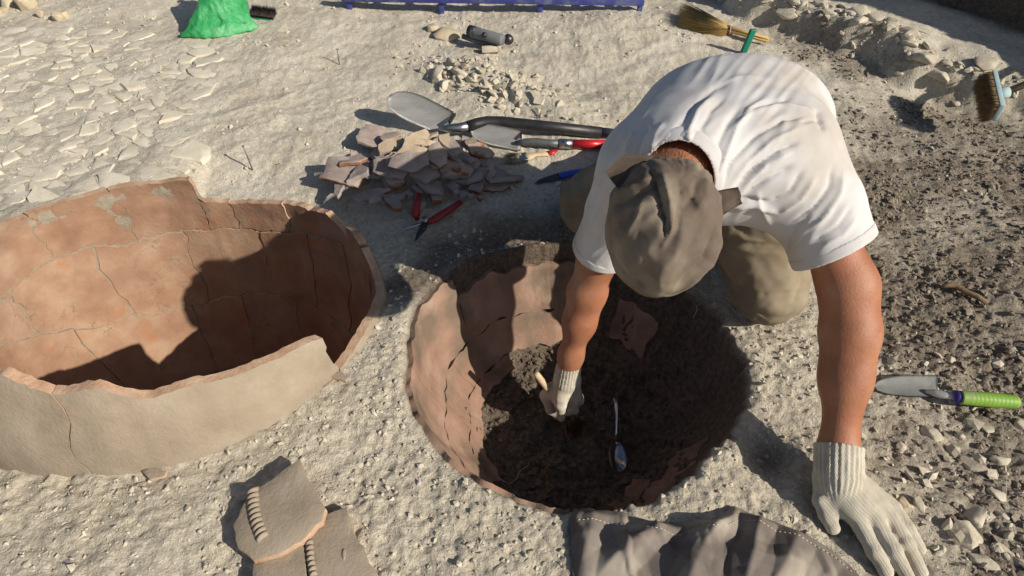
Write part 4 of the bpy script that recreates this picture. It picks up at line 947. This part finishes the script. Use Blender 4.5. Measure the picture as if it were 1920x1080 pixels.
# ------------------------------------------------------------------ tools
M['black'] = mat('black_grip', [(.012, .012, .013), (.03, .03, .032)], 30, .45, .1, 120, spec=.5)
M['red'] = mat('red_plastic', [(.45, .012, .015), (.55, .02, .025)], 20, .35, .05, 60, spec=.5)
M['redgrip'] = mat('dull_red_grip', [(.22, .012, .016), (.32, .02, .026)], 20, .45, .1, 60, spec=.5)
M['blade'] = mat('dusty_steel_blade', [(.45, .45, .44), (.58, .58, .57), (.68, .67, .64)], 12, .5, .25, 60, metal=.35, stretch=(1, 4, 1))
M['grey_metal'] = mat('grey_metal', [(.10, .105, .11), (.17, .175, .18)], 25, .5, .15, 90, metal=.4)
M['dark_steel'] = mat('dark_steel', [(.05, .05, .055), (.11, .11, .12)], 30, .4, .1, 90, metal=.8)
def patch(A, B, Cc, D, nu, nv, shape, th, zf):
    "curved sheet: A,B at the tip end, D,Cc at the shoulder end; shape(u) gives the half-width, zf(u,v) the bulge along the normal"
    A, B, Cc, D = [Vector(p) for p in (A, B, Cc, D)]; bm = bmesh.new(); nrm = (Cc-A).cross(D-B).normalized()
    if nrm.z < 0: nrm = -nrm
    rows = []
    for i in range(nu+1):
        u = i/nu; l = A.lerp(D, u); r = B.lerp(Cc, u); m = (l+r)/2; h = (r-l)/2
        rows.append([bm.verts.new(m+h*(s*shape(u))+nrm*zf(u, s)) for s in np.linspace(-1, 1, nv+1)])
    for a, b in zip(rows, rows[1:]):
        for k in range(nv): bm.faces.new((a[k], a[k+1], b[k+1], b[k]))
    bmesh.ops.solidify(bm, geom=bm.faces[:], thickness=th); return bm
def to_local(o, root):
    o.data.transform(Matrix.Translation(-Vector(root.location))); o.parent = root; return o
# big shovel
g = empty('shovel', on_ground(840, 245)); tag(g, 'large shovel with dusty steel blade and black handle behind the sherd heap', 'shovel')
bm = patch(at(708, 202, .085), at(748, 158, .125), at(851, 212, .07), at(833, 256, .012), 16, 10, lambda u: (1-(1-min(u/.55, 1))**2.2)**.5*1.0+.05, .003, lambda u, s: -.016*(1-s*s)*(.4+.6*u)+.006*u)
to_local(bm_obj('blade', bm, M['blade']), g)
bm = bmesh.new(); tube(bm, [at(822, 240, .052), at(840, 241, .05), at(862, 240, .05), at(884, 236, .05)], [.006, .013, .0165, .017], 14); to_local(bm_obj('socket', bm, M['steel']), g)
bm = bmesh.new(); tube(bm, [at(876, 238, .05), at(892, 233, .051), at(912, 229, .052), at(940, 229, .05), at(1010, 236, .045), at(1128, 249, .038)], [.0185, .0195, .0195, .019, .0185, .0185], 16); to_local(bm_obj('handle', bm, M['black']), g)
bm = bmesh.new(); tube(bm, [at(1124, 248.5, .038), at(1180, 255, .035), at(1330, 272, .03)], .0172, 14); to_local(bm_obj('shaft', bm, M['grey_metal']), g)
bm = bmesh.new(); box(bm, at(848, 222, .062), (.007, .052, .012), Matrix.Rotation(-.3, 3, 'Z'), .002); to_local(bm_obj('step_edge', bm, M['dark_steel']), g)
# small shovel
g = empty('small_shovel', on_ground(978, 270)); tag(g, 'small folding shovel with bare steel blade and red sleeve on its shaft', 'shovel')
bm = patch(at(877, 262, .03), at(886, 226, .06), at(979, 246, .045), at(976, 284, .012), 14, 8, lambda u: (1-(1-min(u/.5, 1))**2)**.5+.04, .0025, lambda u, s: -.013*(1-s*s)*(.4+.6*u)+.004*u)
to_local(bm_obj('blade', bm, M['blade']), g)
bm = bmesh.new(); tube(bm, [at(966, 268, .026), at(985, 266, .03), at(1005, 266, .032), at(1030, 269, .03), at(1052, 269, .03)], [.006, .011, .0125, .0125, .013], 12); to_local(bm_obj('socket', bm, M['grey_metal']), g)
bm = bmesh.new(); tube(bm, [at(1048, 269, .03), at(1073, 270, .03)], .0155, 14); to_local(bm_obj('ferrule', bm, M['steel']), g)
bm = bmesh.new(); tube(bm, [at(1071, 270, .03), at(1136, 270.5, .03)], .0142, 14); to_local(bm_obj('red_sleeve', bm, M['red']), g)
bm = bmesh.new(); tube(bm, [at(1135, 270.5, .03), at(1160, 271, .03), at(1260, 273, .028)], .0135, 14); to_local(bm_obj('shaft', bm, M['black']), g)
bm = bmesh.new(); box(bm, at(977, 254, .04), (.006, .026, .008), None, .0015); to_local(bm_obj('step_edge', bm, M['dark_steel']), g)
# paint brush
g = empty('paint_brush', on_ground(985, 296)); tag(g, 'flat paint brush with pale bristles and red-tipped wooden handle', 'brush')
zt_ = .016
bm = bmesh.new(); bristles(bm, at(978, 297, zt_), at(944, 301, .008), Vector((0, 1, .1)), .018, .006, 420, .12, .0009); M['bristle_p'] = mat('pale_bristle', [(.52, .44, .28), (.66, .58, .40)], 50, .8, 0); to_local(bm_obj('bristles', bm, M['bristle_p']), g)
bm = bmesh.new(); tube(bm, [at(980, 297, zt_), at(962, 299, .014), at(946, 301, .009)], [.017, .019, .020], 14, flat=.28); to_local(bm_obj('bristle_core', bm, M['bristle_p']), g)
bm = bmesh.new(); box(bm, at(981, 296, zt_), (.026, .040, .014), Matrix.Rotation(.15, 3, 'Z'), .002); to_local(bm_obj('ferrule', bm, M['steel']), g)
bm = bmesh.new(); tube(bm, [at(985, 296, zt_), at(992, 294, zt_), at(1003, 290, .017), at(1016, 289, .016), at(1028, 288, .015)], [.018, .014, .009, .0105, .010], 12, flat=.55); to_local(bm_obj('handle', bm, M['wood']), g)
bm = bmesh.new(); tube(bm, [at(1026, 288.2, .015), at(1036, 285, .016), at(1044, 282, .016)], [.0105, .010, .006], 12, flat=.6); to_local(bm_obj('handle_tip', bm, M['red']), g)
# putty knife
M['blue'] = mat('blue_plastic', [(.012, .06, .42), (.02, .09, .52)], 15, .4, .05, 50, spec=.5)
g = empty('putty_knife', on_ground(1052, 330)); tag(g, 'putty knife with bright blue handle lying in front of the knee', 'knife')
bm = patch(at(1002, 345, .006), at(1009, 337, .006), at(1056, 321, .014), at(1056, 335, .014), 6, 4, lambda u: 1.0, .0015, lambda u, s: 0); to_local(bm_obj('blade', bm, M['grey_metal']), g)
bm = bmesh.new(); tube(bm, [at(1050, 330, .016), at(1062, 327, .017), at(1080, 323, .018), at(1095, 320, .018)], [.011, .0135, .013, .010], 12, flat=.6); to_local(bm_obj('handle', bm, M['blue']), g)
# secateurs
g = empty('secateurs', on_ground(798, 420)); tag(g, 'pair of open garden secateurs with two red handles', 'secateurs')
bm = bmesh.new(); tube(bm, [at(801, 418, .014), at(815, 411, .017), at(840, 395, .018), at(864, 379, .018)], [.008, .0125, .0115, .0085], 12, flat=.8); to_local(bm_obj('handle', bm, M['redgrip']), g)
bm = bmesh.new(); tube(bm, [at(783, 411, .014), at(779, 402, .03), at(781, 383, .036), at(785, 364, .038)], [.008, .0125, .0115, .0085], 12, flat=.8); to_local(bm_obj('handle', bm, M['redgrip']), g)
bm = bmesh.new(); tube(bm, [at(797, 414, .014), at(793, 428, .013), at(785, 440, .010), at(779, 452, .006)], [.008, .011, .008, .002], 8, flat=.3); to_local(bm_obj('cutting_blade', bm, M['dark_steel']), g)
bm = bmesh.new(); tube(bm, [at(796, 418, .013), at(778, 422, .012), at(760, 428, .009), at(747, 440, .006)], [.006, .006, .0045, .0025], 8, flat=.5); to_local(bm_obj('hook_blade', bm, M['steel']), g)
bm = bmesh.new(); tube(bm, [Vector(at(798, 418, .01)), Vector(at(798, 418, .01))+Vector((0, 0, .016))], .0085, 12); to_local(bm_obj('pivot_bolt', bm, M['steel']), g)
bm = bmesh.new(); tube(bm, [at(783, 409, .016)+np.array([.012*t+.0035*math.cos(t*9), .0035*math.sin(t*9), .004*math.sin(t*3)]) for t in np.linspace(0, 2.2, 40)], .0011, 6); to_local(bm_obj('spring', bm, M['steel']), g)
# hand trowel
M['green'] = mat('lime_green_plastic', [(.17, .33, .035), (.24, .42, .06)], 20, .5, .1, 80, spec=.4, extra=stain((.35, .33, .25), 18, .55, .75, .5))
M['purple'] = mat('purple_plastic', [(.05, .03, .22), (.08, .05, .3)], 20, .45, 0)
M['tblade'] = mat('dull_grey_blade', [(.24, .26, .27), (.34, .36, .36), (.45, .44, .41)], 16, .6, .3, 90, metal=.15)
zb = gh(*at(1720, 720)[:2])+.022
g = empty('hand_trowel', at(1790, 742, zb)); tag(g, 'garden hand trowel with lime green ribbed handle and purple collar', 'trowel')
bm = patch(at(1638, 742, zb-.010), at(1640, 704, zb+.006), at(1760, 703, zb+.010), at(1764, 746, zb-.006), 18, 10, lambda u: (1-(1-min(u/.62, 1))**2.1)**.5+.02, .002, lambda u, s: -.009*(1-s*s)*(.35+.65*u)); to_local(bm_obj('blade', bm, M['tblade']), g)
bm = bmesh.new(); tube(bm, [at(1735, 733, zb-.004), at(1757, 738, zb), at(1775, 741, zb+.006), at(1796, 744, zb+.008)], [.004, .0095, .0085, .008], 12, flat=.8); to_local(bm_obj('tang', bm, M['blade']), g)
bm = bmesh.new(); tube(bm, [at(1788, 743, zb+.008), at(1803, 745, zb+.009)], .0135, 16); to_local(bm_obj('collar', bm, M['purple']), g)
bm = bmesh.new(); pts = [at(1800+108*t, 745+9*t, zb+.010) for t in np.linspace(0, 1, 43)]
tube(bm, pts, [(.0145+.0015*math.sin(math.pi*t)+(.0004*math.sin(t*42*math.pi/1.5) if .12 < t < .93 else 0))*(1 if t < .96 else .8) for t in np.linspace(0, 1, 43)], 18); to_local(bm_obj('handle', bm, M['green']), g)
# spoon in the pit
zs = gh(*at(1157, 857, -.33)[:2])+.02
M['chrome'] = mat('polished_steel', [(.7, .7, .7), (.75, .75, .75)], 5, .16, 0, metal=1)
c = at(1157, 857, zs); g = empty('spoon', c, (.25, .12, .05)); g.scale = (1.35, 1.35, 1.35); tag(g, 'shiny steel spoon lying on the dark pit floor', 'spoon')
bm = bmesh.new(); rows = []
for i in range(11):
    t = -1+2*i/10; w = .0165*math.sqrt(max(0, 1-t*t))*(1-.12*t)+.0005
    rows.append([bm.verts.new((w*s, .030*t, .009*(s*s*(1-t*t)+t*t)-.006)) for s in np.linspace(-1, 1, 9)])
for a, b in zip(rows, rows[1:]):
    for k in range(8): bm.faces.new((a[k], a[k+1], b[k+1], b[k]))
bmesh.ops.solidify(bm, geom=bm.faces[:], thickness=.0012); bm_obj('bowl', bm, M['chrome'], g)
bm = bmesh.new(); tube(bm, [(0, .029, .003), (.001, .045, .009), (.003, .075, .016), (.004, .10, .018), (.005, .118, .017)], [.003, .0022, .0025, .0045, .0062], 10, flat=.35); bm_obj('handle', bm, M['chrome'], g)
# nails marking the trench
M['nail'] = mat('grey_nail', [(.16, .155, .15), (.25, .24, .23)], 40, .5, .1, 90, metal=.7)
for u, v, dx, dy, h, lab in ((474, 318, -.006, .0, .085, 'thin steel nail standing upright between storage jar and paving'), (636, 121, .004, 0, .06, 'thin steel nail standing upright beyond the sherd heap')):
    p = on_ground(u, v); bm = bmesh.new(); tube(bm, [(0, 0, -.02), (dx*.5, dy, h*.5), (dx, dy, h)], .0021, 8); tube(bm, [(dx, dy, h), (dx, dy, h+.002)], .0042, 10)
    o = bm_obj('nail', bm, M['nail']); o.location = p; tag(o, lab, 'nail')
# stick
M['stick'] = mat('brown_stick', [(.17, .11, .065), (.27, .19, .12)], 30, .85, .5, 120)
z_ = .012; bm = bmesh.new(); P0 = on_ground(1808, 548)
tube(bm, [Vector(at(*q, .012)-P0) for q in ((1768, 537), (1780, 534), (1795, 537), (1812, 548), (1832, 556), (1851, 568))], [.005, .0075, .008, .0075, .0075, .006], 10); o = bm_obj('stick', bm, M['stick']); o.location = P0; tag(o, 'short crooked brown stick on the loose soil above the trowel', 'stick')
# roots at the pit edge
M['root'] = mat('dry_root', [(.30, .24, .17), (.45, .38, .28)], 40, .9, 0)
for i, L in enumerate([[(918, 893), (940, 902), (955, 912), (968, 905), (975, 892), (992, 882)], [(1184, 933), (1200, 928), (1215, 914)], [(832, 800), (836, 786), (848, 778), (842, 768)], [(1328, 905), (1333, 890), (1331, 880)], [(1300, 595), (1306, 585), (1304, 578)], [(1440, 560), (1455, 556), (1462, 548)]]):
    P0 = on_ground(*L[0]); bm = bmesh.new(); tube(bm, [Vector(on_ground(u, v, .006 if j else -.005)-P0)+Vector((0, 0, .006*j)) for j, (u, v) in enumerate(L)], .0011, 6); o = bm_obj('root', bm, M['root']); o.location = P0; tag(o, 'thin pale dry root sticking out of the pit edge', 'root', 'roots at the pit edge')

# ------------------------------------------------------------------ things beyond
# grey tube tool
g = empty('tube_tool', on_ground(910, 76)); tag(g, 'grey tube-shaped tool with a side hole and black ball end', 'tool')
M['tgrey'] = mat('grey_plastic', [(.13, .14, .15), (.19, .2, .21)], 15, .5, .08, 60)
bm = bmesh.new(); tube(bm, [at(883, 59, .05), at(886, 60, .05), at(941, 75, .045), at(943, 75.5, .045)], [.020, .0225, .0225, .020], 18); to_local(bm_obj('tube', bm, M['tgrey']), g)
bm = bmesh.new(); tube(bm, [at(880, 58, .05), at(893, 61.5, .05)], .0233, 18); to_local(bm_obj('end_collar', bm, M['black']), g)
bm = bmesh.new(); c = Vector(at(908, 63, .067)); tube(bm, [c+Vector((0, -.006, -.004)), c+Vector((0, -.0135, .004))], [.011, .009], 14); to_local(bm_obj('hole', bm, M['black']), g)
bm = bmesh.new(); r_ = bmesh.ops.create_uvsphere(bm, u_segments=16, v_segments=10, radius=.021); bmesh.ops.translate(bm, verts=r_['verts'], vec=Vector(at(953, 74, .035))); to_local(bm_obj('ball_end', bm, M['dark_steel']), g)
bm = bmesh.new(); tube(bm, [at(868, 68, .018), at(895, 77, .018), at(935, 86, .016)], [.010, .0125, .012], 12); to_local(bm_obj('rod', bm, M['grey_metal']), g)
bm = bmesh.new(); box(bm, at(918, 92, .012), (.062, .018, .022), Matrix.Rotation(.1, 3, 'Z'), .002); box(bm, at(936, 90, .014), (.016, .022, .026), None, .002); to_local(bm_obj('clamp_block', bm, M['lime']), g)
# straw whisk broom
g = empty('whisk_broom', on_ground(1350, 50)); tag(g, 'yellow straw whisk broom lying on the pale ground', 'broom')
M['straw'] = mat('golden_straw', [(.46, .29, .10), (.58, .39, .15), (.66, .49, .24)], 30, .75, .3, 150, stretch=(1, 1, 1))
bm = bmesh.new(); bristles(bm, at(1362, 55, .03), at(1266, 36, .022), Vector((.15, 1, 0)), .022, .014, 1300, .26, .0024, 3); to_local(bm_obj('straw_head', bm, M['straw']), g)
bm = bmesh.new(); tube(bm, [at(1362, 55, .028), at(1345, 50, .026), at(1310, 44, .022), at(1276, 38, .016)], [.018, .03, .046, .056], 20, flat=.22); to_local(bm_obj('straw_core', bm, M['straw']), g)
bm = bmesh.new(); rr = random.Random(2)
for i in range(46):
    a = rr.random()*6.28; q = .013*math.sqrt(rr.random()); of = np.array([0, q*math.cos(a), q*math.sin(a)])
    tube(bm, [at(1345, 49, .03)+of*1.3, at(1385, 60, .028)+of*.9, at(1438+rr.uniform(-2, 4), 75, .026)+of*.8], .0022, 5)
to_local(bm_obj('straw_handle', bm, M['straw']), g)
M['pink'] = mat('pink_twine', [(.55, .3, .34), (.62, .4, .42)], 30, .9, 0)
for u, v, r in ((1330, 46, .031), (1345, 49.5, .026), (1368, 56, .020)):
    bm = bmesh.new(); c = at(u, v, .03); rg = [c+np.array([.1*r*math.cos(a), r*math.cos(a)*.95, r*.72*math.sin(a)]) for a in np.linspace(0, 2*math.pi, 25)]; tube(bm, rg, .0018, 6, cap=False); to_local(bm_obj('twine', bm, M['pink']), g)
# green peg behind the back
M['teal'] = mat('green_painted_plastic', [(.01, .17, .11), (.015, .23, .15)], 15, .45, .05, 50)
p = on_ground(1393, 100); bm = bmesh.new(); box(bm, (0, 0, .045), (.024, .014, .11), None, .003); o = bm_obj('peg', bm, M['teal']); o.location = p; o.rotation_euler = (.1, .12, .2); tag(o, 'green plastic peg standing in front of the straw broom', 'peg')
# push broom
g = empty('push_broom', on_ground(1850, 190)); tag(g, 'push broom with brown bristles and pale blue back leaning on its side in the trench', 'broom')
zg = g.location.z; M['pblue'] = mat('pale_blue_wood', [(.32, .47, .5), (.45, .58, .58)], 15, .7, .2, 60); M['bristle_b'] = mat('brown_coir', [(.20, .12, .05), (.32, .205, .1), (.42, .29, .15)], 40, .9, .3, 150)
a0 = np.array(at(1858, 146, zg+.05)); a1 = np.array(at(1872, 212, zg+.05)); dv = Vector(a1-a0); bm = bmesh.new(); ang = math.atan2(dv.y, dv.x)
box(bm, (a0+a1)/2, (dv.length, .016, .055), Matrix.Rotation(ang, 3, 'Z'), .003); to_local(bm_obj('back', bm, M['pblue']), g)
bm = bmesh.new(); mid = Vector((a0+a1)/2); sdv = dv.normalized(); out = Vector((-1, -.1, -.12)).normalized(); bristles(bm, mid, mid+out*.062, sdv, dv.length*.47, .026, 2600, .06, .0016, 5); to_local(bm_obj('bristles', bm, M['bristle_b']), g)
bm = bmesh.new(); tube(bm, [mid+Vector((.005, 0, 0)), mid+Vector((.04, 0, .01))], .017, 12); to_local(bm_obj('socket', bm, M['pblue']), g)
bm = bmesh.new(); tube(bm, [mid+Vector((.03, 0, .008)), mid+Vector((.5, .12, .16)), mid+Vector((1.1, .27, .36))], .0115, 12); to_local(bm_obj('handle', bm, M['stick']), g)
# green bag, bottle, small brush
M['bag'] = mat('thin_green_plastic', [(.03, .38, .11), (.09, .56, .21), (.30, .74, .42)], 9, .2, .8, 38, spec=.6, bdist=.012)
b_ = M['bag'].node_tree.nodes['Principled BSDF']; nt_ = M['bag'].node_tree; tr_ = nt_.nodes.new('ShaderNodeBsdfTranslucent'); tr_.inputs[0].default_value = (.10, .75, .28, 1); mx_ = nt_.nodes.new('ShaderNodeMixShader'); mx_.inputs[0].default_value = .38
nt_.links.new(b_.outputs[0], mx_.inputs[1]); nt_.links.new(tr_.outputs[0], mx_.inputs[2]); nt_.links.new(mx_.outputs[0], nt_.nodes['Material Output'].inputs[0])
c0 = np.array(on_ground(400, 60)); e3 = np.eye(3)
def bag_d(P):
    Q = P-c0; T_ = (.03, .13, .15); d = None
    for a, r0, r1 in (((-.135, -.045, .008), .010, .055), ((-.05, -.03, .02), .035, .06), ((.06, -.01, .02), .03, .06), ((.165, .03, .008), .008, .055), ((-.09, .10, .02), .03, .06), ((.10, .12, .02), .03, .055)):
        c = cap(Q, a, T_, r0, r1); d = c if d is None else smin(d, c, .055)
    d = smin(d, chain(Q, [(-.145, -.05, .006), (-.04, -.05, .012), (.06, -.03, .012), (.175, .03, .006)], [.010, .03, .03, .008]), .03)
    d = smin(d, cap(Q, T_, (.05, .16, .24), .045, .02), .02)
    rg = 1-np.abs(noise3(Q[:, 0]*11, Q[:, 1]*11, Q[:, 2]*11))*3; r2 = 1-np.abs(noise3(Q[:, 0]*24+3, Q[:, 1]*24, Q[:, 2]*24))*3
    return np.maximum(d-.006*rg-.004*r2, .002-Q[:, 2])
V, Q = surf_net(bag_d, c0+np.array([-.22, -.16, -.02]), c0+np.array([.26, .30, .32]), .0095); o = np_mesh('plastic_bag', V-c0, Q, [M['bag']], None, False); o.location = c0+np.array([.02, 0, 0]); o.scale = (.84, .84, .84); tag(o, 'crumpled bright green plastic bag on the pale ground', 'bag')
M['clear'] = mat('clear_plastic', [(.8, .83, .85), (.85, .88, .9)], 5, .08, .1, 30); b_ = M['clear'].node_tree.nodes['Principled BSDF']; b_.inputs['Transmission Weight'].default_value = .92; b_.inputs['IOR'].default_value = 1.2
p = on_ground(452, 28); g = empty('plastic_bottle', p); tag(g, 'clear plastic bottle standing behind the green bag', 'bottle')
bm = bmesh.new(); tube(bm, [(0, 0, z) for z in (.002, .006, .05, .055, .06, .12, .125, .16, .19, .21)], [.036, .041, .041, .038, .041, .041, .038, .041, .025, .014], 20); bm_obj('bottle_body', bm, M['clear'], g)
bm = bmesh.new(); tube(bm, [(0, 0, .208), (0, 0, .228)], .0155, 16); bm_obj('cap', bm, M['blue'], g)
g = empty('scrub_brush', on_ground(495, 35)); tag(g, 'small scrubbing brush with dark bristles beside the green bag', 'brush')
bm = bmesh.new(); bristles(bm, at(492, 36, .018), at(497, 14, .03), Vector((1, -.28, 0)), .052, .014, 1500, .05, .0012, 9); M['bristle_d'] = mat('dark_bristle', [(.045, .03, .025), (.12, .085, .07)], 50, .9, 0); to_local(bm_obj('bristles', bm, M['bristle_d']), g)
bm = bmesh.new(); box(bm, at(490, 37, .012), (.12, .022, .018), Matrix.Rotation(-.28, 3, 'Z'), .004); to_local(bm_obj('back', bm, M['teal']), g)
# blue metal frame lying at the far edge
M['bluem'] = mat('chipped_blue_paint', [(.03, .04, .19), (.05, .065, .26), (.16, .17, .25)], 14, .5, .2, 60, spec=.4, extra=stain((.14, .07, .04), 16, .64, .72, .9))
f0 = at(640, -10, .07); f1 = at(1208, -2, .07); g = empty('metal_frame', (f0[0], f0[1], gh(f0[0], f0[1]))); tag(g, 'blue painted metal ladder frame lying along the far edge of the dig', 'ladder')
bm = bmesh.new(); dv = Vector(f1-f0); A = Matrix.Rotation(math.atan2(dv.y, dv.x), 3, 'Z'); box(bm, (f0+f1)/2, (dv.length, .03, .05), A, .003); to_local(bm_obj('rail', bm, M['bluem']), g)
bm = bmesh.new(); box(bm, (f0+f1)/2+np.array([0, .36, 0]), (dv.length, .03, .05), A, .003); to_local(bm_obj('rail', bm, M['bluem']), g)
for t in np.linspace(.06, .97, 9):
    bm = bmesh.new(); q = f0+(f1-f0)*t; tube(bm, [q+np.array([0, .012, 0]), q+np.array([0, .35, 0])], .011, 10); to_local(bm_obj('rung', bm, M['bluem']), g)
for t in (.02, .33, .66, .99):
    bm = bmesh.new(); q = f0+(f1-f0)*t; box(bm, (q[0], q[1]+.006, q[2]-.05), (.022, .016, .06), None, .002); to_local(bm_obj('foot', bm, M['bluem']), g)
# dark plastic sheet scrap at the far edge
M['dplastic'] = mat('dark_grey_plastic', [(.06, .065, .075), (.12, .125, .14)], 20, .35, .3, 60, bdist=.006)
c0 = np.array(on_ground(672, -6))
V, Q = surf_net(lambda P: np.maximum(ell(P-c0, (0, 0, .012), np.eye(3), (.10, .06, .03))-.02*noise3(P[:, 0]*24, P[:, 1]*24, P[:, 2]*24), .001-(P-c0)[:, 2]), c0-np.array([.17, .13, .02]), c0+np.array([.17, .13, .1]), .006)
o = np_mesh('plastic_scrap', V-c0, Q, [M['dplastic']]); o.location = c0; tag(o, 'crumpled dark grey plastic scrap beyond the nail', 'plastic scrap')

# ------------------------------------------------------------------ rumpled jacket at the pit's front edge
EDGE = [at(u, v, 0)[:2] for u, v in ((1068, 990), (1078, 956), (1120, 958), (1165, 966), (1215, 984), (1260, 990), (1300, 982), (1335, 986), (1372, 958), (1402, 972), (1450, 988), (1500, 1008), (1545, 1034), (1580, 1062), (1612, 1095))]
cum = np.concatenate([[0], np.cumsum([np.linalg.norm(EDGE[i+1]-EDGE[i]) for i in range(len(EDGE)-1)])]); cum /= cum[-1]
S, T = np.meshgrid(np.linspace(0, 1, 230), np.linspace(0, 1, 120), indexing='ij')
EX = np.interp(S, cum, [e[0] for e in EDGE]); EY = np.interp(S, cum, [e[1] for e in EDGE])
BX = .105+.56*S; BY = .33+0*S
xx = EX+(BX-EX)*T; yy = EY+(BY-EY)*T
wx = xx+.010*noise3(xx*9, yy*9, 3.); wy = yy+.010*noise3(xx*9, yy*9, 8.)
jr = random.Random(12)
def tent(a, b, w, amp):
    "a crisp crease: sharp crest along a-b with flat flanks"
    L = np.linalg.norm(b-a); e = (b-a)/L; t = (wx-a[0])*e[0]+(wy-a[1])*e[1]; d = np.abs((wx-a[0])*e[1]-(wy-a[1])*e[0])
    return amp*np.clip(1-d/w, 0, 1)*sstep(-.05, .02, t)*sstep(-.05, .02, L-t)
G2 = lambda u, v: at(u, v, .02)[:2]
zf = .010+.007*noise3(wx*8, wy*8, 1.)
for a, b, w, amp in (((1240, 985), (1150, 1060), .035, .026), ((1345, 980), (1290, 1095), .040, .030), ((1420, 980), (1395, 1095), .036, .027), ((1490, 1015), (1440, 1100), .03, .02), ((1110, 965), (1085, 1090), .03, .012), ((1180, 1010), (1300, 1075), .03, .014), ((1380, 1050), (1480, 1060), .025, .012)):
    zf = zf+tent(G2(*a), G2(*b), w, amp)
for _ in range(46):
    a = np.array([jr.uniform(.1, .66), jr.uniform(.38, .62)]); g_ = jr.gauss(1.9, .7); b = a+jr.uniform(.04, .14)*np.array([math.cos(g_), -abs(math.sin(g_))])
    zf = zf+tent(a, b, jr.uniform(.007, .02), jr.choice((-1, 1, 1))*jr.uniform(.0015, .0055))
edge = np.minimum(np.minimum(S*6, (1-S)*6), T*7); zz = .006+np.clip(zf, .002, .09)*sstep(0, .55, edge)**.8+ground_h(xx, yy, False)
nS, nT = S.shape; ix = np.arange(nS*nT).reshape(nS, nT); q = np.stack([ix[:-1, :-1], ix[:-1, 1:], ix[1:, 1:], ix[1:, :-1]], -1).reshape(-1, 4)
M['jacket'] = mat('dusty_brown_canvas', [(.10, .085, .078), (.165, .14, .125), (.24, .21, .185)], 7, .95, .3, 420, extra=stain((.46, .415, .34), 6, .47, .66, .85, 6.), spec=.1, bdist=.001)
jk = np_mesh('jacket', np.stack([xx, yy, zz], -1).reshape(-1, 3), q, [M['jacket']]); tag(jk, 'dusty brown-grey jacket lying rumpled at the edge of the pit', 'jacket')
md = jk.modifiers.new('thickness', 'SOLIDIFY'); md.thickness = .003; md.offset = 1
bm = bmesh.new(); k = 14; pts = [Vector((xx[i, k], yy[i, k], zz[i, k]+.0035)) for i in range(14, 216)]
for i in range(0, len(pts)-2, 3): tube(bm, [pts[i], pts[i+1], pts[i+2]], .0009, 5)
M['thread'] = mat('pale_thread', [(.45, .4, .34), (.5, .45, .38)], 30, .9, 0); bm_obj('stitching', bm, M['thread'], jk)
